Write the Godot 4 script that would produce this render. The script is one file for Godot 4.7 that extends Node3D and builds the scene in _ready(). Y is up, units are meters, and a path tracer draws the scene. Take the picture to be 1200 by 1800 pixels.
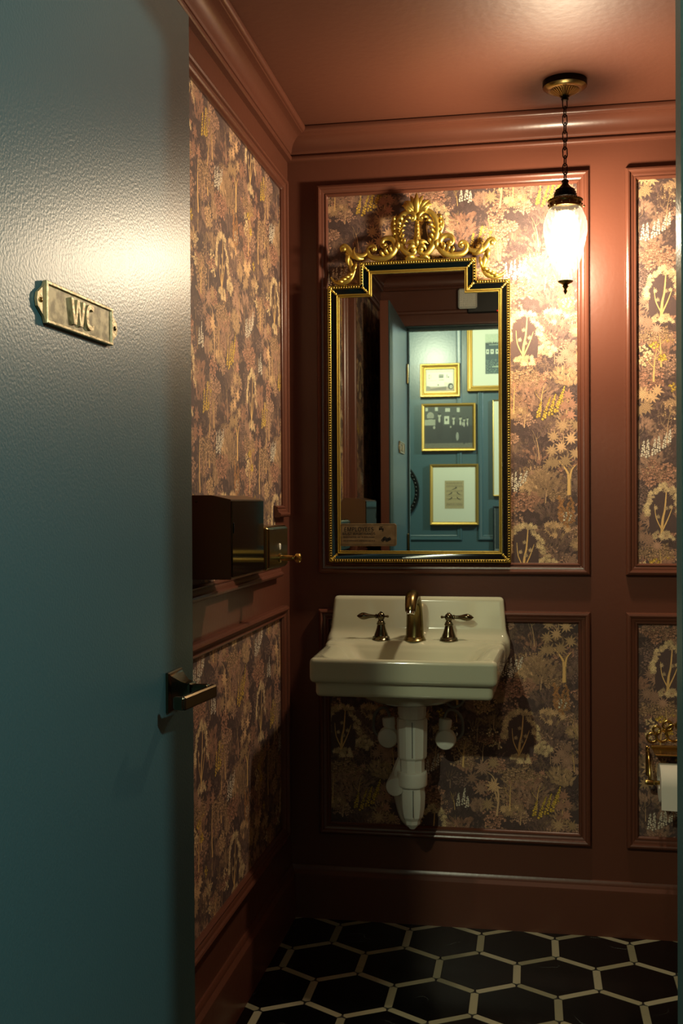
extends Node3D
# A small powder room seen through its open door: y up, metres. Back wall z = 0, left wall x = 0, doorway wall z = 2.1, hallway beyond.

const CEIL := 2.37
const DW_L := 0.118      # doorway, left and right jamb, head
const DW_R := 0.869
const DW_H := 2.112
const WF := 2.1          # inner face of the doorway wall
const WT := 0.14
const RX := 1.75         # right wall
const HZ := 3.98         # hallway wall facing the doorway
const HALL_TOP := 2.75
const SINK_X := 0.393

var M := {}
var rng := RandomNumberGenerator.new()

# ------------------------------------------------------------------ mesh builder
class MB:
	var v := PackedVector3Array()
	var t := PackedVector2Array()
	var n := PackedVector3Array()      # used only when given
	var xf := Transform3D()

	func tri(a: Vector3, b: Vector3, c: Vector3, ua := Vector2.ZERO, ub := Vector2.ZERO, uc := Vector2.ZERO) -> void:
		v.append(xf * a); v.append(xf * b); v.append(xf * c)
		t.append(ua); t.append(ub); t.append(uc)

	func quad(a: Vector3, b: Vector3, c: Vector3, d: Vector3, ua := Vector2.ZERO, ub := Vector2.ZERO, uc := Vector2.ZERO, ud := Vector2.ZERO) -> void:
		tri(a, b, c, ua, ub, uc)
		tri(a, c, d, ua, uc, ud)

	func box(c: Vector3, s: Vector3, e := 0.0, b := Basis()) -> void:
		var h := s * 0.5
		e = minf(e, minf(h.x, minf(h.y, h.z)) * 0.95)
		var keep := xf
		xf = xf * Transform3D(b, c)
		for ax in 3:
			var a1 := (ax + 1) % 3
			var a2 := (ax + 2) % 3
			for sg in [-1.0, 1.0]:
				var q := []
				for k in [[-1, -1], [1, -1], [1, 1], [-1, 1]]:
					var p := Vector3()
					p[ax] = sg * h[ax]; p[a1] = k[0] * (h[a1] - e); p[a2] = k[1] * (h[a2] - e)
					q.append(p)
				if sg > 0: quad(q[0], q[1], q[2], q[3])
				else: quad(q[3], q[2], q[1], q[0])
		if e > 0.0:
			for ax in 3:                                   # the edge strips run along ax
				var a1 := (ax + 1) % 3
				var a2 := (ax + 2) % 3
				for s1 in [-1.0, 1.0]:
					for s2 in [-1.0, 1.0]:
						var p := Vector3(); var q := Vector3()
						p[a1] = s1 * h[a1]; p[a2] = s2 * (h[a2] - e)
						q[a1] = s1 * (h[a1] - e); q[a2] = s2 * h[a2]
						var p0 := p; var p1 := p; var q0 := q; var q1 := q
						p0[ax] = -(h[ax] - e); q0[ax] = p0[ax]; p1[ax] = h[ax] - e; q1[ax] = p1[ax]
						if s1 * s2 > 0: quad(p0, q0, q1, p1)
						else: quad(p1, q1, q0, p0)
						# check the way it faces
						var nn := (q0 - p0).cross(q1 - p0)
						var out := Vector3(); out[a1] = s1; out[a2] = s2
						if (nn.dot(out) < 0) == (s1 * s2 > 0): flip_last(2)
			for sx in [-1.0, 1.0]:
				for sy in [-1.0, 1.0]:
					for sz in [-1.0, 1.0]:
						var a := Vector3(sx * h.x, sy * (h.y - e), sz * (h.z - e))
						var d := Vector3(sx * (h.x - e), sy * h.y, sz * (h.z - e))
						var f := Vector3(sx * (h.x - e), sy * (h.y - e), sz * h.z)
						if (d - a).cross(f - a).dot(Vector3(sx, sy, sz)) > 0: tri(a, d, f)
						else: tri(a, f, d)
		xf = keep

	func flip_last(k: int) -> void:
		for i in k:
			var at := v.size() - 3 * (i + 1)
			var p := v[at + 1]; v[at + 1] = v[at + 2]; v[at + 2] = p
			var q := t[at + 1]; t[at + 1] = t[at + 2]; t[at + 2] = q

	# prof: r,y pairs from bottom to top for an outside surface
	func lathe(prof: PackedVector2Array, seg := 32, wob = null, uvy := 0.0) -> void:
		var ring := []
		for i in prof.size():
			var r := PackedVector3Array()
			for j in seg + 1:
				var a := TAU * (j % seg) / seg
				var rr := prof[i].x
				if wob != null: rr = wob.call(a, prof[i].y, rr)
				r.append(Vector3(cos(a) * rr, prof[i].y, -sin(a) * rr))
			ring.append(r)
		for i in prof.size() - 1:
			for j in seg:
				var u0 := float(j) / seg; var u1 := float(j + 1) / seg
				var w0: float = prof[i].y * uvy; var w1: float = prof[i + 1].y * uvy
				if prof[i].x < 1e-6:
					tri(ring[i][j], ring[i + 1][j + 1], ring[i + 1][j], Vector2(u0, w0), Vector2(u1, w1), Vector2(u0, w1))
				elif prof[i + 1].x < 1e-6:
					tri(ring[i][j], ring[i][j + 1], ring[i + 1][j], Vector2(u0, w0), Vector2(u1, w0), Vector2(u0, w1))
				else:
					quad(ring[i][j], ring[i][j + 1], ring[i + 1][j + 1], ring[i + 1][j], Vector2(u0, w0), Vector2(u1, w0), Vector2(u1, w1), Vector2(u0, w1))

	func ball(c: Vector3, r: Vector3, seg := 10, rows := 6) -> void:
		var keep := xf
		xf = xf * Transform3D(Basis.from_scale(r), c)
		var pr := PackedVector2Array()
		for i in rows + 1:
			var a := -PI / 2 + PI * i / rows
			pr.append(Vector2(maxf(cos(a), 0.0) if i > 0 and i < rows else 0.0, sin(a)))
		lathe(pr, seg)
		xf = keep

	# a tube along points; rad per point (Vector2: across, along up); up = direction of the second radius
	func tube(pts: PackedVector3Array, rad: PackedVector2Array, seg := 8, closed := false, up := Vector3.ZERO) -> void:
		var k := pts.size()
		var rings := []
		var last := Vector3.ZERO
		for i in k:
			var d: Vector3
			if closed: d = pts[(i + 1) % k] - pts[(i - 1 + k) % k]
			else: d = pts[mini(i + 1, k - 1)] - pts[maxi(i - 1, 0)]
			d = d.normalized()
			var nrm := up
			if up == Vector3.ZERO:
				nrm = last if last != Vector3.ZERO else (Vector3.UP if absf(d.y) < 0.9 else Vector3.RIGHT)
			nrm = (nrm - d * nrm.dot(d)).normalized()
			last = nrm
			var side := d.cross(nrm)
			var r := PackedVector3Array()
			var rr := rad[mini(i, rad.size() - 1)]
			for j in seg + 1:
				var a := TAU * (j % seg) / seg
				r.append(pts[i] + side * cos(a) * rr.x - nrm * sin(a) * rr.y)
			rings.append(r)
		for i in (k if closed else k - 1):
			var A: PackedVector3Array = rings[i]
			var B: PackedVector3Array = rings[(i + 1) % k]
			for j in seg: quad(A[j], A[j + 1], B[j + 1], B[j])
		if not closed:
			for j in seg:
				tri(pts[0], rings[0][j + 1], rings[0][j])
				tri(pts[k - 1], rings[k - 1][j], rings[k - 1][j + 1])

	# mitred moulding: path in the (x, y) plane, counter-clockwise; prof: (offset to the left of travel = inward, height z)
	func mould(path: PackedVector2Array, prof: PackedVector2Array, closed := true) -> void:
		var k := path.size()
		var rows := []
		for i in k:
			var d0 := (path[i] - path[(i - 1 + k) % k]).normalized()
			var d1 := (path[(i + 1) % k] - path[i]).normalized()
			if not closed and i == 0: d0 = d1
			if not closed and i == k - 1: d1 = d0
			var n0 := Vector2(-d0.y, d0.x); var n1 := Vector2(-d1.y, d1.x)
			var m := (n0 + n1) / (1.0 + n0.dot(n1))
			var r := PackedVector3Array()
			for q in prof:
				var p := path[i] + m * q.x
				r.append(Vector3(p.x, p.y, q.y))
			rows.append(r)
		for i in (k if closed else k - 1):
			var A: PackedVector3Array = rows[i]
			var B: PackedVector3Array = rows[(i + 1) % k]
			for j in prof.size() - 1: quad(A[j], B[j], B[j + 1], A[j + 1])
		if not closed:
			for e in [0, k - 1]:
				var A: PackedVector3Array = rows[e]
				for j in range(1, prof.size() - 1):
					if e == 0: tri(A[0], A[j], A[j + 1])
					else: tri(A[0], A[j + 1], A[j])

	# a flat outline (counter-clockwise, x y) given a thickness from z0 to z1
	func slab(outline: PackedVector2Array, z0: float, z1: float, bev := 0.0) -> void:
		var idx := Geometry2D.triangulate_polygon(outline)
		var top := outline
		if bev > 0.0:
			var o := Geometry2D.offset_polygon(outline, -bev)
			if o.size() == 1 and o[0].size() == outline.size():
				# keep the order in step
				var best := 0
				for i in o[0].size():
					if o[0][i].distance_to(outline[0]) < o[0][best].distance_to(outline[0]): best = i
				top = PackedVector2Array()
				var same: bool = Geometry2D.is_polygon_clockwise(o[0]) == Geometry2D.is_polygon_clockwise(outline)
				for i in outline.size():
					top.append(o[0][posmod(best + (i if same else -i), outline.size())])
		var P := func(q: Vector2, z: float) -> Vector3: return Vector3(q.x, q.y, z)
		for i in range(0, idx.size(), 3):
			var a := top[idx[i]]; var b := top[idx[i + 1]]; var c := top[idx[i + 2]]
			if (b - a).cross(c - a) < 0:
				var s := b; b = c; c = s
			tri(P.call(a, z1), P.call(b, z1), P.call(c, z1), a, b, c)
			a = outline[idx[i]]; b = outline[idx[i + 1]]; c = outline[idx[i + 2]]
			if (b - a).cross(c - a) < 0:
				var s := b; b = c; c = s
			tri(P.call(a, z0), P.call(c, z0), P.call(b, z0), a, c, b)
		var k := outline.size()
		var zb := z1 - (bev if top != outline else 0.0)
		for i in k:
			var a := outline[i]; var b := outline[(i + 1) % k]
			quad(P.call(a, z0), P.call(b, z0), P.call(b, zb), P.call(a, zb))
			if top != outline:
				quad(P.call(a, zb), P.call(b, zb), P.call(top[(i + 1) % k], z1), P.call(top[i], z1))

	func mesh(crease := 38.0) -> ArrayMesh:
		var nf := v.size() / 3
		var fn := PackedVector3Array(); fn.resize(nf)
		var fu := PackedVector3Array(); fu.resize(nf)
		var nor := PackedVector3Array(); nor.resize(v.size())
		if n.size() == v.size():
			nor = n.duplicate()
		else:
			var at := {}
			for f in nf:
				var c := (v[3 * f + 1] - v[3 * f]).cross(v[3 * f + 2] - v[3 * f])
				fn[f] = c
				fu[f] = c.normalized()
				if crease > 0.0:
					for k in 3:
						var key := Vector3i((v[3 * f + k] * 50000.0).round())
						if at.has(key): at[key].append(f)
						else: at[key] = [f]
			var lim := cos(deg_to_rad(crease))
			for f in nf:
				for k in 3:
					var s := fn[f]
					if crease > 0.0:
						s = Vector3.ZERO
						for g: int in at[Vector3i((v[3 * f + k] * 50000.0).round())]:
							if fu[g].dot(fu[f]) > lim: s += fn[g]
					nor[3 * f + k] = s.normalized() if s.length_squared() > 1e-24 else fu[f]
		var ov := PackedVector3Array(); ov.resize(v.size())
		var on := PackedVector3Array(); on.resize(v.size())
		var ot := PackedVector2Array(); ot.resize(v.size())
		for f in nf:                                        # front faces run clockwise
			for k in 3:
				var src: int = 3 * f + [0, 2, 1][k]
				ov[3 * f + k] = v[src]; on[3 * f + k] = nor[src]; ot[3 * f + k] = t[src]
		var arr := []
		arr.resize(Mesh.ARRAY_MAX)
		arr[Mesh.ARRAY_VERTEX] = ov; arr[Mesh.ARRAY_NORMAL] = on; arr[Mesh.ARRAY_TEX_UV] = ot
		var m := ArrayMesh.new()
		m.add_surface_from_arrays(Mesh.PRIMITIVE_TRIANGLES, arr)
		return m

# ------------------------------------------------------------------ nodes
var used := {}
func numbered(called: String) -> String:
	used[called] = used.get(called, -1) + 1
	return called if used[called] == 0 else "%s_%03d" % [called, used[called]]

func thing(called: String, label: String, category: String, at := Vector3.ZERO, turn := 0.0, group := "") -> Node3D:
	var o := Node3D.new()
	o.name = numbered(called)
	add_child(o)
	o.position = at
	o.rotation.y = turn
	tag(o, label, category, group)
	return o

func tag(o: Node, label: String, category: String, group := "") -> void:
	o.set_meta("label", label)
	o.set_meta("category", category)
	if group: o.set_meta("group", group)

func part(called: String, mb, mat: Material, parent: Node, crease := 38.0) -> MeshInstance3D:
	var o := MeshInstance3D.new()
	o.name = called
	o.mesh = mb if mb is Mesh else mb.mesh(crease)
	o.material_override = mat
	parent.add_child(o, true)
	return o

func struct(called: String, mb, mat: Material, label: String, category: String, crease := 38.0) -> MeshInstance3D:
	var o := part(called, mb, mat, self, crease)
	o.set_meta("kind", "structure")
	tag(o, label, category)
	return o

func text(called: String, s: String, size: float, depth: float, mat: Material, parent: Node, at: Vector3, rot := Vector3.ZERO, bold := true) -> MeshInstance3D:
	var tm := TextMesh.new()
	var f := SystemFont.new()
	f.font_names = PackedStringArray(["Droid Sans"])
	if bold: f.font_weight = 700
	tm.font = f
	tm.text = s
	tm.font_size = 64
	tm.pixel_size = size / 64.0
	tm.depth = depth
	tm.curve_step = 1.0
	var o := MeshInstance3D.new()
	o.name = called
	o.mesh = tm
	o.material_override = mat
	o.position = at
	o.rotation = rot
	parent.add_child(o, true)
	return o

func P2(a: Array) -> PackedVector2Array:
	var r := PackedVector2Array()
	for i in range(0, a.size(), 2): r.append(Vector2(a[i], a[i + 1]))
	return r

func rect(x0: float, y0: float, x1: float, y1: float) -> PackedVector2Array:
	return PackedVector2Array([Vector2(x0, y0), Vector2(x1, y0), Vector2(x1, y1), Vector2(x0, y1)])

func smooth2(p: PackedVector2Array, per := 5) -> PackedVector2Array:     # a curve through the points
	var r := PackedVector2Array()
	for i in p.size() - 1:
		for k in per:
			r.append(p[i].cubic_interpolate(p[i + 1], p[maxi(i - 1, 0)], p[mini(i + 2, p.size() - 1)], float(k) / per))
	r.append(p[p.size() - 1])
	return r

func smooth3(p: PackedVector3Array, per := 6) -> PackedVector3Array:
	var r := PackedVector3Array()
	for i in p.size() - 1:
		for k in per:
			r.append(p[i].cubic_interpolate(p[i + 1], p[maxi(i - 1, 0)], p[mini(i + 2, p.size() - 1)], float(k) / per))
	r.append(p[p.size() - 1])
	return r

# ------------------------------------------------------------------ materials
func mat(called: String, col: Color, rough := 0.5, metal := 0.0) -> StandardMaterial3D:
	var m := StandardMaterial3D.new()
	m.resource_name = called
	m.albedo_color = col
	m.roughness = rough
	m.metallic = metal
	M[called] = m
	return m

func noise_tex(size: int, freq: float, sd: int, normal := false, strength := 4.0, octaves := 3, ramp: Gradient = null) -> NoiseTexture2D:
	var nz := FastNoiseLite.new()
	nz.seed = sd
	nz.frequency = freq
	nz.fractal_octaves = octaves
	nz.noise_type = FastNoiseLite.TYPE_SIMPLEX_SMOOTH
	var tx := NoiseTexture2D.new()
	tx.width = size; tx.height = size
	tx.seamless = true
	tx.noise = nz
	tx.as_normal_map = normal
	tx.bump_strength = strength
	if ramp: tx.color_ramp = ramp
	return tx

func ramp(stops: Array) -> Gradient:
	var g := Gradient.new()
	g.offsets = PackedFloat32Array(stops.map(func(s): return s[0]))
	g.colors = PackedColorArray(stops.map(func(s): return s[1]))
	return g

func triplanar(m: StandardMaterial3D, per_metre: float) -> void:
	m.uv1_triplanar = true
	m.uv1_world_triplanar = true
	m.uv1_scale = Vector3.ONE * per_metre

func make_materials() -> void:
	var paint_nm := noise_tex(256, 0.045, 3, true, 1.2)
	var m := mat("terracotta_paint", Color(0.37, 0.215, 0.162), 0.30)
	m.normal_enabled = true; m.normal_texture = paint_nm; m.normal_scale = 0.12
	triplanar(m, 4.0)
	m = mat("ceiling_paint", Color(0.38, 0.22, 0.162), 0.46)
	m.normal_enabled = true; m.normal_texture = paint_nm; m.normal_scale = 0.2
	triplanar(m, 3.0)
	m = mat("door_paint", Color(0.172, 0.274, 0.285), 0.37)
	m.normal_enabled = true; m.normal_texture = noise_tex(512, 0.07, 11, true, 3.0, 2); m.normal_scale = 0.16
	triplanar(m, 4.5)
	m = mat("hall_paint", Color(0.175, 0.262, 0.278), 0.36)
	m.normal_enabled = true; m.normal_texture = paint_nm; m.normal_scale = 0.12
	triplanar(m, 4.0)
	mat("hall_floor", Color(0.10, 0.075, 0.06), 0.4)
	mat("grout", Color(0.035, 0.04, 0.042), 0.75)
	m = mat("gilt", Color(0.77, 0.67, 0.33), 0.36, 0.92)
	m.roughness_texture = noise_tex(256, 0.06, 21, false, 1.0, 4, ramp([[0.2, Color(0.7, 0.7, 0.7)], [0.8, Color(1, 1, 1)]]))
	m.roughness = 0.48
	triplanar(m, 14.0)
	m = mat("frame_gilt", Color(0.64, 0.52, 0.26), 0.42, 0.85)
	mat("black_lacquer", Color(0.018, 0.035, 0.04), 0.12)
	mat("silvered_glass", Color(0.86, 0.89, 0.87), 0.015, 1.0)
	m = mat("porcelain", Color(0.71, 0.715, 0.62), 0.10)
	m.clearcoat_enabled = true; m.clearcoat = 0.5; m.clearcoat_roughness = 0.04
	m = mat("antique_brass", Color(0.50, 0.44, 0.28), 0.25, 1.0)
	m = mat("antique_bronze", Color(0.40, 0.37, 0.29), 0.2, 1.0)
	mat("dark_bronze", Color(0.44, 0.33, 0.24), 0.34, 0.65)
	mat("black_bronze", Color(0.05, 0.045, 0.035), 0.34, 0.6)
	mat("dark_mirror_bronze", Color(0.34, 0.34, 0.28), 0.07, 0.95)
	mat("polished_brass", Color(0.74, 0.63, 0.36), 0.2, 1.0)
	m = mat("cast_brass", Color(0.62, 0.55, 0.40), 0.42, 0.55)
	m.normal_enabled = true; m.normal_texture = noise_tex(256, 0.03, 8, true, 3.0); m.normal_scale = 0.35
	triplanar(m, 10.0)
	m = mat("cast_brass_field", Color(0.56, 0.51, 0.38), 0.5, 0.4)
	m.albedo_texture = noise_tex(256, 0.02, 9, false, 1.0, 4, ramp([[0.25, Color(0.62, 0.6, 0.52)], [0.7, Color(1, 1, 1)]]))
	triplanar(m, 9.0)
	mat("dark_silver", Color(0.20, 0.20, 0.19), 0.3, 0.9)
	mat("satin_brass", Color(0.74, 0.62, 0.38), 0.34, 0.6)
	mat("chrome", Color(0.8, 0.8, 0.78), 0.12, 1.0)
	mat("dark_hole", Color(0.01, 0.01, 0.01), 0.6)
	mat("white_vinyl", Color(0.86, 0.87, 0.82), 0.55)
	mat("grey_hose", Color(0.45, 0.45, 0.42), 0.4)
	mat("paper_roll", Color(0.86, 0.85, 0.80), 0.9)
	m = mat("sign_bronze", Color(0.50, 0.42, 0.30), 0.42, 0.15)
	m.albedo_texture = noise_tex(256, 0.01, 14, false, 1.0, 3, ramp([[0.2, Color(0.85, 0.83, 0.8)], [0.8, Color(1, 1, 1)]]))
	triplanar(m, 10.0)
	mat("sign_ink", Color(0.05, 0.035, 0.03), 0.5)
	mat("sign_faint_ink", Color(0.20, 0.14, 0.085), 0.5)
	mat("mat_board", Color(0.64, 0.64, 0.56), 0.9)
	mat("picture_glass", Color(1, 1, 1, 0.04), 0.03)
	mat("white_plastic", Color(0.90, 0.90, 0.86), 0.4)
	mat("dark_plastic", Color(0.04, 0.06, 0.065), 0.4)
	m = mat("indicator", Color(0.5, 0.02, 0.02), 0.3)
	m.emission_enabled = true; m.emission = Color(1, 0.1, 0.05); m.emission_energy_multiplier = 1.5
	m = mat("marble_black", Color(1, 1, 1), 0.16)
	m.albedo_texture = ImageTexture.create_from_image(marble(1024, Color(0.022, 0.03, 0.034), Color(0.62, 0.66, 0.62), 230, 5))
	triplanar(m, 0.55)
	for i in 3:
		m = mat("marble_cream_%d" % i, [Color(0.62, 0.60, 0.50), Color(0.55, 0.54, 0.45), Color(0.66, 0.64, 0.55)][i], 0.2)
		m.albedo_texture = M.get("cream_tex", null)
		if m.albedo_texture == null:
			M["cream_tex"] = ImageTexture.create_from_image(marble(512, Color(0.97, 0.97, 0.95), Color(0.42, 0.40, 0.36), 46, 6))
			m.albedo_texture = M["cream_tex"]
		triplanar(m, 1.4)
	# the lamp's glass and glow
	m = mat("cut_glass", Color(0.22, 0.22, 0.21, 0.52), 0.26)
	m.transparency = BaseMaterial3D.TRANSPARENCY_ALPHA
	m.emission_enabled = true
	m.emission = Color(1.0, 0.95, 0.88); m.emission_energy_multiplier = 0.26
	m = mat("lamp_core", Color(1, 1, 1), 0.4)
	m.emission_enabled = true; m.emission = Color(1.0, 0.95, 0.88); m.emission_energy_multiplier = 2.6
	m = mat("globe_glow", Color(1, 1, 1), 0.4)
	m.emission_enabled = true; m.emission = Color(1.0, 0.95, 0.82); m.emission_energy_multiplier = 3.0
	m = mat("wallpaper", Color(1, 1, 1), 0.70, 0.4)
	m.albedo_texture = ImageTexture.create_from_image(wallpaper())

func marble(size: int, base: Color, vein: Color, count: int, sd: int) -> Image:
	var im := Image.create(size, size, false, Image.FORMAT_RGB8)
	im.fill(base)
	var r := RandomNumberGenerator.new()
	r.seed = sd
	for k in count:
		var p := Vector2(r.randf() * size, r.randf() * size)
		var a := r.randf_range(-0.5, 0.9)
		var steps := r.randi_range(8, 60)
		var s := r.randf_range(0.12, 0.9) * (0.35 if r.randf() < 0.6 else 1.0)
		for i in steps:
			a += r.randf_range(-0.35, 0.35)
			p += Vector2(cos(a), sin(a)) * 1.4
			var w := s * sin(PI * i / steps)
			var q := Vector2i(posmod(int(p.x), size), posmod(int(p.y), size))
			im.set_pixelv(q, im.get_pixelv(q).lerp(vein, w))
			if r.randf() < 0.3:
				q.x = posmod(q.x + 1, size)
				im.set_pixelv(q, im.get_pixelv(q).lerp(vein, w * 0.6))
	return im

# ------------------------------------------------------------------ wallpaper print: a woodland of stamped leaves, stars, spires and stems
const WW := 1024
const WH := 1200
const TEXEL := 0.000516       # metres of wall to a pixel of the print
var wp: Image
var stamps := {}

func stamp(kind: String, size: int, col: Color, rot: float, n := 7) -> Image:
	var key := [kind, size, col, snappedf(rot, 0.01), n]
	if stamps.has(key): return stamps[key]
	var im := Image.create(size, size, false, Image.FORMAT_RGBA8)
	var h := size * 0.5
	for y in size:
		for x in size:
			var d := Vector2(x + 0.5 - h, y + 0.5 - h) / h
			var shade := 0.0
			var a := 0.0
			var r := d.length()
			match kind:
				"star", "daisy":                            # pointed leaves round a centre
					var sec := TAU / n
					var ang := d.angle() - rot
					var wide := 1.22 / n if kind == "star" else 0.98 / n
					for o in [0.0, 1.0]:
						var k: float = floorf(ang / sec) + o
						var da: float = ang - k * sec
						var ln := 0.85 + 0.14 * sin(k * 2.4 + rot * 3.0)
						var tt: float = r * cos(da) / ln
						var w: float = wide * pow(sin(PI * clampf(pow(tt, 0.8), 0.0, 1.0)), 0.9)
						var s: float = absf(r * sin(da))
						if tt > 0.03 and tt < 1.0 and s < w:
							var e := s / w
							var lum := 1.0
							if e < 0.14: lum = 0.6
							elif e > 0.80: lum = 0.62
							elif kind == "star" and fmod(tt * 8.0 - e * 1.4 + 4.0, 1.0) < 0.22: lum = 0.8
							if lum > shade: shade = lum
							a = 1.0
					if kind == "daisy" and r < 0.17: a = 1.0; shade = 0.66
				"fan":                                      # a small scale with ribs
					var q := d.rotated(-rot) + Vector2(0, -0.75)
					var rr := q.length()
					var an := absf(atan2(q.x, -q.y))
					if rr < 1.5 + 0.1 * cos(an * 9.0) and rr > 0.15 and an < 0.60 + 0.1 * sin(rr * 5.0):
						a = 1.0
						shade = 1.0
						if rr > 1.34 or an > 0.52: shade = 0.55
						elif fmod(an * 5.2 + 0.35, 1.0) < 0.28: shade = 0.70
				"dot":
					if r < 0.95:
						a = 1.0
						shade = 0.5 if r > 0.72 else (0.62 if r < 0.22 else 1.0)
				"sprig":                                    # a spray of narrow leaflets
					var q := d.rotated(-rot)
					for k in 9:
						var side := -1.0 if k % 2 else 1.0
						var b := Vector2(0, 0.8 - 0.18 * k)
						var dir := Vector2(side * 0.82, -0.57).normalized() if k < 8 else Vector2(0, -1)
						var e := q - b
						var tt := e.dot(dir) / (0.66 - 0.03 * k)
						var s := absf(e.cross(dir))
						var w := 0.115 * sin(PI * clampf(tt, 0, 1))
						if tt > 0 and tt < 1 and s < w:
							a = 1.0
							shade = maxf(shade, 0.62 if s < 0.03 else (0.66 if s > w * 0.8 else 1.0))
					if absf(q.x) < 0.035 and absf(q.y) < 0.85:
						a = 1.0; shade = maxf(shade, 0.85)
			im.set_pixel(x, y, Color(col.r * shade, col.g * shade, col.b * shade, 1.0) if a > 0.0 else Color(0, 0, 0, 0))
	stamps[key] = im
	return im

func put(s: Image, x: float, y: float) -> void:
	var w := s.get_width()
	var px := posmod(int(x) - w / 2, WW)
	var py := posmod(int(y) - w / 2, WH)
	var r := Rect2i(0, 0, w, w)
	wp.blend_rect(s, r, Vector2i(px, py))
	if px + w > WW: wp.blend_rect(s, r, Vector2i(px - WW, py))
	if py + w > WH: wp.blend_rect(s, r, Vector2i(px, py - WH))
	if px + w > WW and py + w > WH: wp.blend_rect(s, r, Vector2i(px - WW, py - WH))

func vary(c: Color, v := 0.1) -> Color:
	var k: float = [1.0 - v, 1.0, 1.0 + v][rng.randi() % 3]
	return Color(minf(c.r * k, 1), minf(c.g * k, 1), minf(c.b * k, 1))

func bush(cx: float, cy: float, rx: float, ry: float, kind: String, size: int, col: Color, count: int, n := 7) -> void:    # a mass of one kind of leaf, ragged at its rim
	var pts := []
	for i in count:
		var a := rng.randf() * TAU
		var r := sqrt(rng.randf()) * (1.0 + 0.16 * sin(a * 5.0 + cx) + 0.1 * sin(a * 9.0 + cy))
		pts.append(Vector2(cx + cos(a) * r * rx, cy + sin(a) * r * ry))
	pts.sort_custom(func(a, b): return a.y < b.y)
	for p: Vector2 in pts:
		var rot := (rng.randi() % 5) * 0.3 - 0.6
		if kind == "sprig": rot = (p.x - cx) / rx * 1.2
		put(stamp(kind, size, vary(col), snappedf(rot, 0.3), n), p.x, p.y)

func stroke(a: Array, w0: float, w1: float, col: Color) -> void:
	var p := smooth2(P2(a), 14)
	for i in p.size() - 1:
		var steps := maxi(1, int(p[i].distance_to(p[i + 1]) / 1.2))
		for k in steps:
			var q := p[i].lerp(p[i + 1], float(k) / steps)
			var w := lerpf(w0, w1, float(i) / p.size())
			var s := maxi(2, int(w))
			var x := posmod(int(q.x - w / 2), WW)
			var y := posmod(int(q.y), WH)
			wp.fill_rect(Rect2i(x, y, s, 2), Color(col.r * 0.72, col.g * 0.72, col.b * 0.72))
			if s > 3: wp.fill_rect(Rect2i(x + 1, y, s - maxi(2, s / 4), 2), col)

func tree(x: float, y: float, h: float, lean: float, col: Color, w := 8.0) -> void:      # a forked stem
	stroke([x, y, x + lean * 0.1, y - h * 0.35, x + lean * 0.4, y - h * 0.7, x + lean, y - h], w, 2.5, col)
	stroke([x + lean * 0.15, y - h * 0.4, x - h * 0.16, y - h * 0.62, x - h * 0.2, y - h * 0.85], w * 0.6, 2, col)
	stroke([x + lean * 0.4, y - h * 0.66, x + lean * 0.5 + h * 0.16, y - h * 0.8, x + lean * 0.6 + h * 0.2, y - h * 0.96], w * 0.5, 2, col)
	stroke([x - h * 0.13, y - h * 0.58, x - h * 0.06, y - h * 0.75, x - h * 0.05, y - h * 0.9], w * 0.35, 2, col)

func spire(x: float, y: float, h: float, lean: float, col: Color, size := 13) -> void:    # a stalk of round bells
	stroke([x, y + 10, x + lean * 0.4, y - h * 0.5, x + lean, y - h - 12], 3, 2, Color(col.r * 0.7, col.g * 0.7, col.b * 0.7))
	var k := rng.randf_range(0.0, 6.0)
	while k < h:
		var w := lerpf(14.0, 3.0, k / h)
		var s := lerpf(size, size * 0.55, k / h)
		var px := x + lean * pow(k / h, 1.2)
		put(stamp("dot", maxi(6, int(s)), vary(col, 0.06), 0.0), px - w * rng.randf_range(0.3, 0.75), y - k + rng.randf_range(-3, 3))
		put(stamp("dot", maxi(6, int(s)), vary(col, 0.06), 0.0), px + w * rng.randf_range(0.3, 0.75), y - k - s * 0.4 + rng.randf_range(-3, 3))
		k += s * rng.randf_range(0.75, 1.05)

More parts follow.
